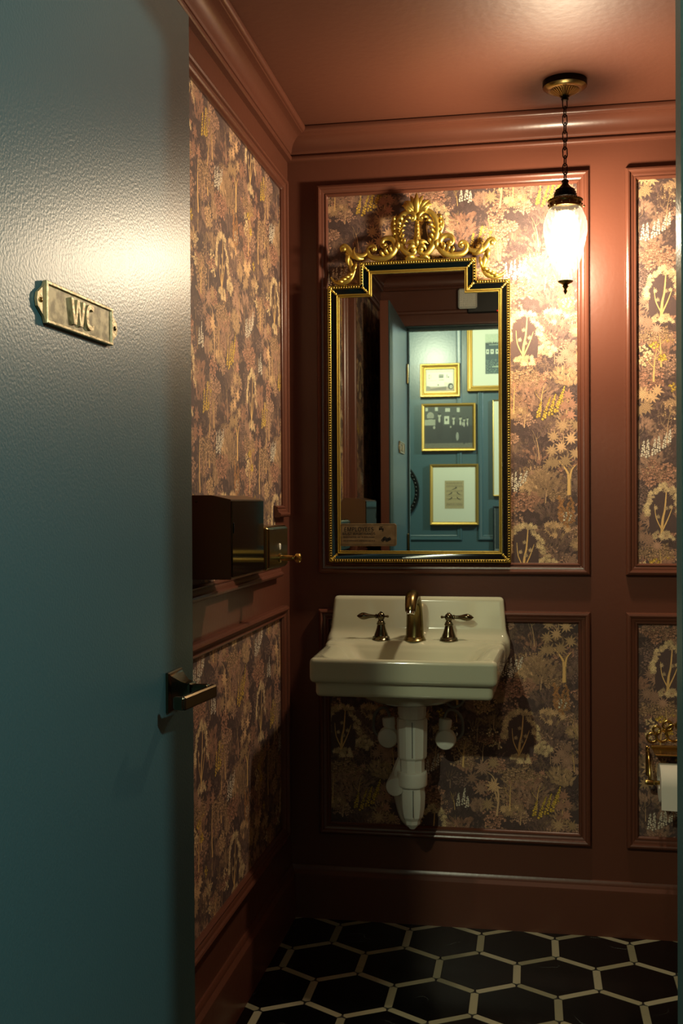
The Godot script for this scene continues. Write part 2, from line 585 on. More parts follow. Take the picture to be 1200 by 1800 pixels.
func arch(cx: float, cy: float, r: float, col: Color, trunk: Color) -> void:               # a weeping tree: an arch of starry leaves over dark shade
	for i in 30:
		var w := r * (0.45 + 0.38 * sin(PI * (0.1 + 0.6 * i / 30.0)))
		wp.fill_rect(Rect2i(posmod(int(cx - w), WW - 2 * int(r)), posmod(int(cy - r * 0.75 + i * r * 0.085), WH), int(2 * w), int(r * 0.1) + 1), Color(0.36, 0.29, 0.28))
	for k in 26: put(stamp("sprig", 26, Color(0.46, 0.37, 0.34), 0.3 * (k % 3), 9), cx + rng.randf_range(-0.6, 0.6) * r, cy + r * rng.randf_range(-0.4, 1.6))
	stroke([cx - 8, cy + r * 2.0, cx - 4, cy + r * 1.1, cx + 8, cy + r * 0.4, cx + r * 0.18, cy - r * 0.7], 19, 6, trunk)
	stroke([cx - 6, cy + r * 1.7, cx + r * 0.3, cy + r * 0.9, cx + r * 0.55, cy + r * 0.2], 11, 4, trunk)
	stroke([cx - 10, cy + r * 1.6, cx - r * 0.42, cy + r * 0.9, cx - r * 0.5, cy + r * 0.1], 9, 4, trunk)
	for k in 4: put(stamp("daisy", 34, vary(col, 0.1), 0.3 * k, 9), cx + rng.randf_range(-0.5, 0.5) * r, cy + r * rng.randf_range(0.0, 0.9))
	for i in 84:
		var a := lerpf(-0.2, PI + 0.2, i / 83.0)
		var w := rng.randf_range(0.80, 1.16)
		var drop := 0.55 * r * pow(absf(cos(a)), 3.0)
		put(stamp("daisy", rng.randi_range(2, 3) * 13, vary(col, 0.1), 0.2 * (i % 4), 9), cx + cos(a) * r * w, cy - sin(a) * r * w * 0.95 + drop + rng.randf_range(-5, 9))
	for i in 26:
		put(stamp("daisy", 34, vary(col, 0.1), 0.2 * (i % 4), 9), cx + rng.randf_range(-0.55, 0.6) * r, cy + r * rng.randf_range(1.75, 2.25))

func wallpaper() -> Image:
	rng.seed = 77
	wp = Image.create(WW, WH, false, Image.FORMAT_RGBA8)
	var dark := Color(0.345, 0.28, 0.27)
	var shade := Color(0.43, 0.345, 0.33)
	var plum := Color(0.57, 0.455, 0.41)
	var mauve := Color(0.76, 0.60, 0.50)
	var rose := Color(0.76, 0.57, 0.47)
	var brown := Color(0.73, 0.59, 0.46)
	var tan_ := Color(0.85, 0.70, 0.53)
	var gold := Color(0.90, 0.745, 0.49)
	var cream := Color(0.93, 0.81, 0.62)
	var yellow := Color(0.90, 0.755, 0.34)
	var white := Color(0.95, 0.90, 0.81)
	var orange := Color(0.78, 0.56, 0.36)
	wp.fill(dark)
	for i in 170: bush(rng.randf() * WW, rng.randf() * WH, 70, 50, "sprig", [22, 30][i % 2], [shade, plum, Color(0.62, 0.50, 0.42)][i % 3], 40)
	# masses of foliage, each of one kind and one tone, laid like hills one before another
	for j in 16:
		for i in 7:
			var k := rng.randi() % 6
			var kind: String = ["fan", "sprig", "fan", "sprig", "star", "fan"][k]
			var c: Color = [mauve, rose, brown, plum, tan_, rose, mauve, shade][rng.randi() % 8]
			var at := Vector2((i + rng.randf()) * WW / 7.0, (j + rng.randf()) * WH / 16.0)
			if rng.randf() < 0.08: continue
			bush(at.x, at.y, rng.randf_range(50, 84), rng.randf_range(30, 52), kind, 54 if kind == "star" else ([18, 22][k % 2] if kind == "fan" else 30), c, 22 if kind == "star" else (96 if kind == "fan" else 60), 9)
			if rng.randf() < 0.42: tree(at.x, at.y + 40, rng.randf_range(70, 130), rng.randf_range(-30, 30), [tan_, brown, gold][i % 3], rng.randf_range(4, 8))
			if rng.randf() < 0.10: bush(at.x, at.y, 30, 26, "dot", 13, [cream, yellow, white][i % 3], 18)
	# first column
	bush(90, 372, 120, 52, "fan", 22, brown, 190)
	bush(40, 60, 60, 130, "fan", 22, mauve, 130)
	bush(250, 120, 110, 100, "sprig", 32, plum, 110)
	tree(190, 230, 130, 30, tan_, 7)
	for s in [[315, 235, 100], [350, 200, 86], [290, 270, 90], [345, 275, 96]]: put(stamp("star", s[2], vary(mauve), 0.3, 11), s[0], s[1])
	bush(215, 210, 48, 36, "daisy", 34, cream, 30, 9)
	bush(130, 470, 130, 70, "sprig", 34, mauve, 110)
	tree(180, 560, 160, 25, gold, 10)
	tree(30, 560, 170, 10, gold, 9)
	bush(200, 640, 70, 60, "sprig", 32, plum, 50)
	for s in [[165, 592, 82, 16], [196, 606, 118, 34], [232, 585, 120, 30], [262, 566, 112, 38], [288, 528, 104, 22]]: spire(s[0], s[1], s[2], s[3], yellow, 17)
	for s in [[330, 470, 84], [352, 520, 74], [310, 530, 80], [345, 582, 78], [305, 600, 70]]: put(stamp("star", s[2], vary(rose), 0.2, 8), s[0], s[1])
	bush(150, 730, 90, 80, "sprig", 30, shade, 70)
	tree(170, 830, 170, -40, tan_, 7)
	tree(220, 700, 90, 20, brown, 5)
	bush(320, 760, 80, 130, "sprig", 30, shade, 80)
	stroke([335, 1030, 335, 940, 325, 900, 290, 850, 262, 830], 24, 5, gold)
	stroke([340, 940, 350, 890, 375, 860], 15, 5, gold)
	stroke([300, 790, 305, 720, 300, 650], 7, 4, tan_)
	for s in [[300, 640, 96], [250, 700, 88], [345, 715, 92], [290, 760, 84], [240, 780, 88], [315, 840, 104], [255, 850, 98], [370, 800, 88], [375, 640, 82], [225, 850, 80]]: put(stamp("star", s[2], vary(tan_, 0.12), 0.25 * (int(s[0]) % 4), 10), s[0], s[1])
	bush(50, 840, 70, 44, "sprig", 30, shade, 50)
	for s in [[14, 1000, 90, 6], [37, 1018, 116, 2], [58, 985, 76, 12], [86, 962, 70, 16], [-14, 1010, 92, 2]]: spire(s[0], s[1], s[2], s[3], white, 14)
	bush(200, 960, 105, 62, "sprig", 34, brown, 110)
	tree(205, 1075, 105, 25, tan_, 7)
	bush(60, 1075, 85, 55, "fan", 24, rose, 140)
	for s in [[285, 1040], [300, 1060], [330, 1075], [352, 1050]]:
		for k in 16: put(stamp("daisy", 24, vary(orange), 0.3 * (k % 3), 8), s[0] + rng.randf_range(-10, 10), s[1] + k * 9)
	arch(90, 90, 92, cream, gold)
	# second column, half a drop lower
	bush(545, 1180, 70, 60, "fan", 24, rose, 140)
	bush(600, 1090, 110, 60, "fan", 22, mauve, 170)
	bush(560, 940, 110, 46, "fan", 22, brown, 150)
	for s in [[540, 770, 100], [505, 740, 84], [530, 865, 124], [490, 850, 96], [575, 900, 84]]: put(stamp("star", s[2], vary(mauve, 0.08), 0.6, 13), s[0], s[1])
	tree(600, 1110, 190, -10, gold, 12)
	tree(560, 1190, 190, 20, gold, 14)
	for s in [[505, 1010], [530, 1040], [560, 990], [500, 1080], [610, 1060]]: bush(s[0], s[1], 26, 20, "dot", 15, yellow if s[0] > 540 else cream, 16)
	for s in [[500, 60, 110], [548, 75, 98], [520, 130, 114], [578, 40, 88], [480, 150, 94]]: put(stamp("star", s[2], vary(tan_, 0.1), 0.3, 9), s[0], s[1])
	bush(620, 180, 80, 60, "sprig", 34, shade, 60)
	tree(630, 330, 170, 20, tan_, 7)
	for s in [[502, 404, 84, 4], [526, 412, 100, 2], [557, 394, 84, 10], [583, 382, 88, 4], [613, 358, 76, 14], [640, 336, 78, 8]]: spire(s[0], s[1], s[2], s[3], white, 14)
	bush(570, 500, 110, 62, "fan", 24, rose, 210)
	tree(590, 590, 130, 24, brown, 8)
	arch(610, 660, 92, cream, gold)
	# third column
	for s in [[760, 1190, 300], [900, 1080, 240]]: stroke([s[0], s[1], s[0] - 6, s[1] - s[2] * 0.5, s[0] + 20, s[1] - s[2]], 16, 5, gold)
	stroke([980, 600, 990, 480, 960, 380, 900, 340], 14, 5, tan_)
	stroke([985, 520, 960, 440, 910, 420], 10, 4, tan_)
	for s in [[900, 330, 118], [960, 430, 110], [890, 450, 104], [960, 300, 96], [840, 390, 90], [930, 540, 104]]: put(stamp("star", s[2], vary(mauve if s[0] < 930 else tan_, 0.1), 0.3, 9), s[0], s[1])
	bush(800, 250, 80, 90, "fan", 22, brown, 170)
	tree(790, 330, 160, 20, gold, 14)
	for s in [[760, 560, 80, 4], [788, 545, 92, 12], [812, 563, 66, 2]]: spire(s[0], s[1], s[2], s[3], white, 14)
	bush(760, 700, 90, 80, "sprig", 34, rose, 100)
	for s in [[818, 842, 104, 14], [852, 832, 134, 30], [884, 822, 112, 22], [912, 796, 112, 34]]: spire(s[0], s[1], s[2], s[3], yellow, 16)
	bush(960, 760, 70, 90, "fan", 22, mauve, 150)
	tree(970, 900, 150, -20, gold, 11)
	for s in [[720, 860, 90], [700, 930, 100], [770, 930, 86]]: put(stamp("star", s[2], vary(rose, 0.1), 0.3, 8), s[0], s[1])
	bush(850, 1000, 90, 56, "fan", 22, brown, 140)
	tree(850, 1080, 120, 30, tan_, 8)
	for s in [[720, 120], [700, 200], [950, 130], [980, 200]]: bush(s[0], s[1], 34, 26, "dot", 14, cream, 20)
	bush(860, 120, 70, 60, "sprig", 34, shade, 40)
	tree(870, 180, 130, 14, tan_, 6)
	stamps.clear()
	wp.convert(Image.FORMAT_RGB8)
	return wp

# ------------------------------------------------------------------ pictures for the hallway frames (flat prints)
func disc(im: Image, cx: float, cy: float, rx: float, ry: float, c: Color) -> void:
	for y in range(int(cy - ry), int(cy + ry) + 1):
		var w := rx * sqrt(maxf(0.0, 1.0 - pow((y - cy) / ry, 2)))
		im.fill_rect(Rect2i(int(cx - w), y, int(2 * w), 1), c)

func grainy(im: Image, amount: float) -> void:
	for y in im.get_height():
		for x in im.get_width():
			var k := 1.0 + rng.randf_range(-amount, amount)
			var c := im.get_pixel(x, y)
			im.set_pixel(x, y, Color(c.r * k, c.g * k, c.b * k))

func print_mat(called: String, im: Image) -> StandardMaterial3D:
	var m := mat(called, Color(0.84, 0.84, 0.80), 0.6)
	var w := im.get_width()
	var h := im.get_height()
	im.resize(int(w * 0.42), int(h * 0.42), Image.INTERPOLATE_BILINEAR)     # old, soft prints
	im.resize(w, h, Image.INTERPOLATE_CUBIC)
	m.albedo_texture = ImageTexture.create_from_image(im)
	return m

func van_print() -> Image:
	var im := Image.create(192, 148, false, Image.FORMAT_RGB8)
	im.fill(Color(0.78, 0.77, 0.72))
	im.fill_rect(Rect2i(0, 118, 192, 30), Color(0.62, 0.56, 0.50))
	for i in 70: im.fill_rect(Rect2i(i * 2, 136 - int(i * 0.28), 2, int(i * 0.28) + 8), Color(0.44, 0.40, 0.37))
	im.fill_rect(Rect2i(8, 20, 176, 96), Color(0.86, 0.85, 0.79))
	for i in 60: im.fill_rect(Rect2i(124 + i, 86 + i / 6, 1, 26), Color(0.80, 0.79, 0.72))
	im.fill_rect(Rect2i(16, 34, 10, 28), Color(0.35, 0.35, 0.33)); im.fill_rect(Rect2i(18, 36, 20, 24), Color(0.80, 0.79, 0.74))
	im.fill_rect(Rect2i(88, 34, 32, 24), Color(0.42, 0.42, 0.40)); im.fill_rect(Rect2i(90, 36, 28, 9), Color(0.55, 0.55, 0.52))
	im.fill_rect(Rect2i(142, 34, 4, 24), Color(0.5, 0.5, 0.47)); im.fill_rect(Rect2i(152, 48, 7, 10), Color(0.3, 0.3, 0.28))
	im.fill_rect(Rect2i(88, 70, 36, 3), Color(0.55, 0.54, 0.5)); im.fill_rect(Rect2i(10, 74, 60, 2), Color(0.66, 0.65, 0.6))
	disc(im, 84, 106, 4, 6, Color(0.3, 0.3, 0.28))
	disc(im, 170, 116, 19, 22, Color(0.22, 0.22, 0.21)); disc(im, 173, 119, 10, 12, Color(0.72, 0.71, 0.68)); disc(im, 173, 119, 4, 5, Color(0.4, 0.4, 0.38))
	disc(im, 12, 128, 18, 16, Color(0.5, 0.48, 0.45))
	grainy(im, 0.05)
	return im

func group_print() -> Image:
	var im := Image.create(256, 208, false, Image.FORMAT_RGB8)
	im.fill(Color(0.20, 0.22, 0.20))
	im.fill_rect(Rect2i(0, 96, 256, 90), Color(0.13, 0.145, 0.14))
	im.fill_rect(Rect2i(0, 184, 256, 24), Color(0.34, 0.33, 0.28))
	for s in [[4, 4, 14, 18], [56, 2, 16, 20], [110, 8, 26, 18], [172, 6, 16, 22]]: im.fill_rect(Rect2i(s[0], s[1], s[2], s[3]), Color(0.62, 0.63, 0.58))
	im.fill_rect(Rect2i(0, 64, 58, 30), Color(0.52, 0.53, 0.48)); disc(im, 32, 46, 20, 20, Color(0.50, 0.50, 0.46)); im.fill_rect(Rect2i(0, 58, 60, 4), Color(0.18, 0.19, 0.18))
	im.fill_rect(Rect2i(106, 48, 26, 40), Color(0.66, 0.67, 0.61)); disc(im, 118, 66, 6, 7, Color(0.2, 0.2, 0.2))
	for s in [[80, 44, 9, 12], [156, 58, 8, 11], [192, 60, 8, 10], [212, 68, 6, 8], [230, 64, 6, 9]]:        # faces, coats
		disc(im, s[0], s[1] + 60, s[2] * 2.2, 62, Color(0.11, 0.12, 0.12))
		disc(im, s[0], s[1] + 22, s[2] * 0.7, 14, Color(0.6, 0.6, 0.55))
		disc(im, s[0], s[1], s[2], s[3], Color(0.58, 0.58, 0.52))
		disc(im, s[0], s[1] - s[3] * 0.7, s[2], s[3] * 0.5, Color(0.10, 0.10, 0.10))
	disc(im, 52, 104, 6, 9, Color(0.55, 0.55, 0.5)); disc(im, 140, 102, 5, 5, Color(0.55, 0.55, 0.5)); disc(im, 176, 150, 8, 22, Color(0.48, 0.49, 0.46)); disc(im, 204, 88, 6, 10, Color(0.5, 0.5, 0.46))
	grainy(im, 0.16)
	return im

func shoes_print() -> Image:
	var im := Image.create(150, 210, false, Image.FORMAT_RGB8)
	im.fill(Color(0.60, 0.54, 0.40))
	var ink := Color(0.13, 0.11, 0.08)
	for i in 13:                                            # rows of print far too small to read
		var y: int = [16, 30, 38, 46, 74, 82, 106, 114, 134, 142, 170, 178, 192][i]
		var x := 12
		while x < 136:
			var w := rng.randi_range(2, 7)
			im.fill_rect(Rect2i(x, y, w, 5 if i == 0 or i == 11 else 2), ink.lerp(Color(0.6, 0.54, 0.4), 0.35))
			x += w + 2
	for s in [[75, 62, 1.3, 1], [42, 100, 1.0, 1], [108, 100, -0.9, 1], [42, 138, 1.0, 1], [108, 138, -0.9, 1]]:
		for k in 20:
			var h := 3.0 + (9.0 if k > 14 else k * 0.3)
			im.fill_rect(Rect2i(int(s[0] + (k - 10) * 1.5 * s[2]), int(s[1] + 5 - k * 0.8 - (h - 6 if k > 14 else 0.0)), 2, int(h)), ink)
	grainy(im, 0.06)
	return im

func landscape_print() -> Image:
	var im := Image.create(200, 220, false, Image.FORMAT_RGB8)
	im.fill(Color(0.66, 0.69, 0.60))
	im.fill_rect(Rect2i(0, 52, 200, 170), Color(0.20, 0.27, 0.28))
	for x in 100: im.fill_rect(Rect2i(x * 2, 52 - rng.randi_range(0, 9), 2, 10), Color(0.16, 0.2, 0.2))
	im.fill_rect(Rect2i(24, 56, 176, 6), Color(0.5, 0.54, 0.5))
	for x in [4, 34, 66, 98, 130]: im.fill_rect(Rect2i(x, 84, 20, 26), Color(0.72, 0.73, 0.66)); im.fill_rect(Rect2i(x + 7, 92, 7, 8), Color(0.25, 0.28, 0.28))
	for i in 900:
		var y := rng.randi_range(140, 219)
		im.fill_rect(Rect2i(rng.randi_range(0, 198), y, 5, 2), Color(0.45, 0.52, 0.47) if rng.randf() < 0.6 else Color(0.16, 0.22, 0.22))
	disc(im, 110, 180, 70, 5, Color(0.56, 0.6, 0.52))
	grainy(im, 0.1)
	return im

# ------------------------------------------------------------------ walls, panels, trim
const MOULD := [0.0, 0.0, 0.0, 0.016, 0.003, 0.021, 0.008, 0.023, 0.0125, 0.021, 0.0145, 0.016, 0.0205, 0.0145, 0.025, 0.011, 0.0265, 0.0135, 0.0295, 0.0135, 0.0315, 0.009, 0.0335, 0.007, 0.0335, 0.0]
var BACK := Transform3D()
var LEFT := Transform3D(Basis(Vector3(0, 0, -1), Vector3(0, 1, 0), Vector3(1, 0, 0)), Vector3())
var RIGHT := Transform3D(Basis(Vector3(0, 0, 1), Vector3(0, 1, 0), Vector3(-1, 0, 0)), Vector3(RX, 0, 0))
var FRONT := Transform3D(Basis(Vector3(-1, 0, 0), Vector3(0, 1, 0), Vector3(0, 0, -1)), Vector3(0, 0, WF))
var HALL := Transform3D(Basis(Vector3(-1, 0, 0), Vector3(0, 1, 0), Vector3(0, 0, -1)), Vector3(0, 0, HZ))

func moulding(wall: Node, xf: Transform3D, path: PackedVector2Array, mtl: Material, closed := true, proud := 1.0) -> void:
	var b := MB.new()
	b.xf = xf * Transform3D(Basis.from_scale(Vector3(1, 1, proud)), Vector3.ZERO)
	b.mould(path, P2(MOULD), closed)
	part("panel_moulding", b, mtl, wall, 30)

func paper(wall: Node, xf: Transform3D, outline: PackedVector2Array, at: Vector2, tile: Vector2) -> void:      # at: the wall point where the tile's pixel lies
	var b := MB.new()
	b.xf = xf
	b.slab(outline, 0.0, 0.0015)
	for i in b.t.size():
		b.t[i] = Vector2(((b.t[i].x - at.x) / TEXEL + tile.x) / WW, ((at.y - b.t[i].y) / TEXEL + tile.y) / WH)
	part("wallpaper_panel", b, M.wallpaper, wall)

func framed_panel(wall: Node, xf: Transform3D, r: PackedVector2Array, at: Vector2, tile: Vector2) -> void:
	paper(wall, xf, rect(r[0].x + 0.028, r[0].y + 0.028, r[2].x - 0.028, r[2].y - 0.028), at, tile)
	moulding(wall, xf, r, M.terracotta_paint)

func boxes(list: Array) -> MB:          # each: x0 y0 z0 x1 y1 z1
	var b := MB.new()
	for q in list:
		var lo := Vector3(q[0], q[1], q[2]); var hi := Vector3(q[3], q[4], q[5])
		b.box((lo + hi) / 2, hi - lo)
	return b

func build_shell() -> void:
	var T: Material = M.terracotta_paint
	var y0 := 1.042; var y1 := 2.205; var l0 := 0.258; var l1 := 0.934
	var w := struct("wall_back", boxes([[-0.1, -0.05, -0.1, RX + 0.1, CEIL + 0.1, 0]]), T, "terracotta back wall with framed wallpaper panels behind the washbasin", "wall")
	framed_panel(w, BACK, rect(0.092, y0, 0.889, y1), Vector2(0.659, 1.805), Vector2(0, 0))
	framed_panel(w, BACK, rect(0.092, l0, 0.889, l1), Vector2(0.664, 0.93), Vector2(40, 640))
	framed_panel(w, BACK, rect(0.990, y0, 1.68, y1), Vector2(1.095, 1.90), Vector2(610, 600))
	framed_panel(w, BACK, rect(0.990, l0, 1.68, l1), Vector2(1.11, 0.83), Vector2(610, 600))
	w = struct("wall_left", boxes([[-0.1, -0.05, 0, 0, CEIL + 0.1, WF]]), T, "terracotta left wall with tall wallpaper panels beside the open door", "wall")
	var notched := P2([-0.205, 1.213, -0.078, 1.213, -0.078, y1, -1.03, y1, -1.03, y0, -0.172, y0])
	moulding(w, LEFT, notched, T, false)
	paper(w, LEFT, P2([-1.002, y0 + 0.028, -0.19, y0 + 0.028, -0.19, 1.24, -0.106, 1.24, -0.106, y1 - 0.028, -1.002, y1 - 0.028]), Vector2(-0.6, 1.8), Vector2(300, 180))
	framed_panel(w, LEFT, rect(-1.03, l0 + 0.012, -0.1, l1 + 0.018), Vector2(-0.55, 0.8), Vector2(250, 500))
	framed_panel(w, LEFT, rect(-2.02, y0, -1.2, y1), Vector2(-1.6, 1.8), Vector2(800, 100))
	framed_panel(w, LEFT, rect(-2.02, l0, -1.2, l1), Vector2(-1.6, 0.8), Vector2(700, 300))
	w = struct("wall_right", boxes([[RX, -0.05, 0, RX + 0.1, CEIL + 0.1, WF]]), T, "terracotta right wall with wallpaper panels, beyond the frame", "wall")
	for a in [0.1, 1.1]:
		framed_panel(w, RIGHT, rect(a, y0, a + 0.9, y1), Vector2(a, 1.8), Vector2(100, 0))
		framed_panel(w, RIGHT, rect(a, l0, a + 0.9, l1), Vector2(a, 0.8), Vector2(500, 200))
	w = struct("wall_front", boxes([[-0.1, -0.05, WF, DW_L, CEIL + 0.1, WF + WT / 2], [DW_R, -0.05, WF, RX + 0.1, CEIL + 0.1, WF + WT / 2], [DW_L, DW_H, WF, DW_R, CEIL + 0.1, WF + WT / 2]]), T, "terracotta wall over and beside the doorway, seen in the mirror", "wall")
	framed_panel(w, FRONT, rect(-1.66, y0, -0.99, y1), Vector2(-1.3, 1.8), Vector2(300, 0))
	framed_panel(w, FRONT, rect(-1.66, l0, -0.99, l1), Vector2(-1.3, 0.8), Vector2(300, 400))
	var c := MB.new()
	c.xf = FRONT
	c.mould(PackedVector2Array([Vector2(-DW_R, 0), Vector2(-DW_R, DW_H), Vector2(-DW_L, DW_H), Vector2(-DW_L, 0)]), P2([0, 0, 0, 0.011, 0.006, 0.014, 0.05, 0.016, 0.056, 0.021, 0.066, 0.022, 0.072, 0.018, 0.072, 0]), false)
	struct("trim_1", c, T, "terracotta door casing on the room side of the doorway", "door casing", 30)
	struct("ceiling", boxes([[-0.1, CEIL, -0.1, RX + 0.1, CEIL + 0.1, WF + WT / 2]]), M.ceiling_paint, "glossy terracotta ceiling with the pendant lamp on it", "ceiling")
	# crown moulding round the room
	c = MB.new()
	c.xf = Transform3D(Basis(Vector3(1, 0, 0), Vector3(0, 0, 1), Vector3(0, -1, 0)), Vector3(0, CEIL, 0))
	var pr := PackedVector2Array([Vector2(0, 0.086), Vector2(0.011, 0.086)])
	for i in 7: pr.append(Vector2(0.011, 0.0785) + Vector2(sin(PI * i / 6.0) * 0.0075, cos(PI * i / 6.0) * 0.0075))
	pr.append_array(P2([0.0105, 0.0675, 0.0150, 0.0660, 0.0160, 0.0630]))
	for i in 9:
		var a := PI / 2 * i / 8.0
		pr.append(Vector2(0.058 - 0.040 * cos(a) , 0.060 - 0.040 * sin(a)))
	for i in 6:
		var a := PI / 2 * i / 5.0
		pr.append(Vector2(0.060 + 0.010 * sin(a), 0.0185 - 0.010 * (1.0 - cos(a))))
	pr.append_array(P2([0.070, 0.004, 0.067, 0.004, 0.067, 0.0]))
	c.mould(rect(0, 0, RX, WF), pr)
	struct("trim_2", c, T, "terracotta crown moulding where the walls meet the ceiling", "crown moulding", 30)
	# baseboards
	var bp := P2([0, 0.158, 0.004, 0.157, 0.008, 0.150, 0.009, 0.143, 0.013, 0.138, 0.017, 0.133, 0.018, 0.126, 0.018, 0.0])
	var floor_xf := Transform3D(Basis(Vector3(1, 0, 0), Vector3(0, 0, -1), Vector3(0, 1, 0)), Vector3())
	for s in [["back", [RX, 0.0, 0.0, 0.0]], ["left", [0.0, 0.0, 0.0, -WF]], ["right", [RX, -WF, RX, 0.0]], ["front", [DW_R + 0.072, -WF, RX, -WF]]]:
		c = MB.new()
		c.xf = floor_xf
		c.mould(P2(s[1]), bp, false)
		struct("baseboard_" + s[0], c, T, "dark terracotta baseboard with a moulded cap along the %s wall" % s[0], "baseboard", 30)
	build_floor(floor_xf)
	# the hallway
	var Hm: Material = M.hall_paint
	var z0 := WF + WT / 2
	var z1 := WF + WT
	struct("wall_hall_near", boxes([[-1.4, -0.05, z0, DW_L, HALL_TOP + 0.1, z1], [DW_R, -0.05, z0, 3.0, HALL_TOP + 0.1, z1], [DW_L, DW_H, z0, DW_R, HALL_TOP + 0.1, z1]]), Hm, "teal hallway side of the doorway wall", "wall")
	w = struct("wall_hall_far", boxes([[-1.4, -0.05, HZ, 3.0, HALL_TOP + 0.1, HZ + 0.1]]), Hm, "teal panelled hallway wall hung with gilt-framed pictures, seen in the mirror", "wall")
	for r in [[-0.272, 1.0], [-2.2, -0.378]]:
		moulding(w, HALL, rect(r[0], 1.0, r[1], 2.55), Hm, true, 0.5)
		moulding(w, HALL, rect(r[0], 0.22, r[1], 0.93), Hm, true, 0.5)
	struct("wall_hall_left", boxes([[-1.4, -0.05, z1, -1.3, HALL_TOP + 0.1, HZ]]), Hm, "teal end wall of the hallway on the left", "wall")
	struct("wall_hall_right", boxes([[2.9, -0.05, z1, 3.0, HALL_TOP + 0.1, HZ]]), Hm, "teal end wall of the hallway on the right", "wall")
	struct("ceiling_hall", boxes([[-1.4, HALL_TOP, z0, 3.0, HALL_TOP + 0.1, HZ + 0.1]]), M.hall_paint, "teal hallway ceiling", "ceiling")
	struct("floor_hall", boxes([[-1.4, -0.05, WF, 3.0, 0.0, HZ + 0.1]]), M.hall_floor, "dark hallway floor outside the doorway", "floor")
	# jamb lining with its stop
	c = boxes([[DW_L - 0.001, 0, WF + 0.001, DW_L + 0.004, DW_H, z1 + 0.012], [DW_R - 0.004, 0, WF - 0.012, DW_R + 0.001, DW_H, z1 + 0.012], [DW_L, DW_H - 0.004, WF + 0.001, DW_R, DW_H + 0.001, z1 + 0.012], [DW_L, 0, WF + 0.05, DW_L + 0.014, DW_H, WF + 0.085], [DW_R - 0.014, 0, WF + 0.05, DW_R, DW_H, WF + 0.085], [DW_L, DW_H - 0.014, WF + 0.05, DW_R, DW_H, WF + 0.085]])
	struct("trim_3", c, M.door_paint, "teal door jamb with its stop at the right edge of the view", "door jamb")

func build_floor(xf: Transform3D) -> void:
	var w := struct("floor", boxes([[-0.1, -0.06, -0.1, RX + 0.1, -0.0014, WF]]), M.grout, "floor of black marble hexagons outlined with pale marble strips", "floor")
	var pitch := 0.2085; var row := 0.185; var half := 0.0098
	var room := rect(0.0, -WF, RX, 0.0)
	var inset := 1.0 - (half + 0.0008) / (pitch / 2)
	var hexa := PackedVector2Array()
	var cell := PackedVector2Array()
	for k in 6:
		var q: Vector2 = [Vector2(0, -row * 2 / 3), Vector2(pitch / 2, -row / 3), Vector2(pitch / 2, row / 3), Vector2(0, row * 2 / 3), Vector2(-pitch / 2, row / 3), Vector2(-pitch / 2, -row / 3)][k]
		cell.append(q)
		hexa.append(q * inset)
	var whole := MB.new()
	whole.xf = xf
	whole.slab(hexa, -0.006, 0.0, 0.0007)
	var whole_mesh := whole.mesh()
	rng.seed = 5
	for r in range(-1, 13):
		for k in range(-2, 10):
			var c := Vector2(0.160 + pitch / 2 + pitch * k + (pitch / 2 if r % 2 != 0 else 0.0), -(0.12 + row * r))
			var poly := PackedVector2Array()
			for q in hexa: poly.append(q + c)
			var cut := Geometry2D.intersect_polygons(poly, room)
			if cut.size() == 1:
				var inside: bool = room[0].x <= c.x - pitch / 2 and c.x + pitch / 2 <= RX and c.y + row * 0.67 < 0 and c.y - row * 0.67 > -WF
				if inside:
					var o := part("hexagon_tile", whole_mesh, M.marble_black, w)
					o.position = Vector3(c.x, 0, -c.y)
				else:
					var b := MB.new()
					b.xf = xf
					b.slab(cut[0], -0.006, 0.0)
					part("hexagon_tile", b, M.marble_black, w)
			for e in [[0, 1], [1, 2], [2, 3]]:
				var p := c + cell[e[0]]; var q := c + cell[e[1]]
				var d := (q - p).normalized()
				var n := Vector2(-d.y, d.x)
				p += d * 0.0042; q -= d * 0.0042
				var strip := PackedVector2Array([p + d * 0.004 - n * half, q - d * 0.004 - n * half, q, q - d * 0.004 + n * half, p + d * 0.004 + n * half, p])
				for s in Geometry2D.intersect_polygons(strip, room):
					if s.size() < 3: continue
					var b := MB.new()
					b.xf = xf
					b.slab(s, -0.006, 0.0)
					part("border_strip", b, M["marble_cream_%d" % (rng.randi() % 3)], w)

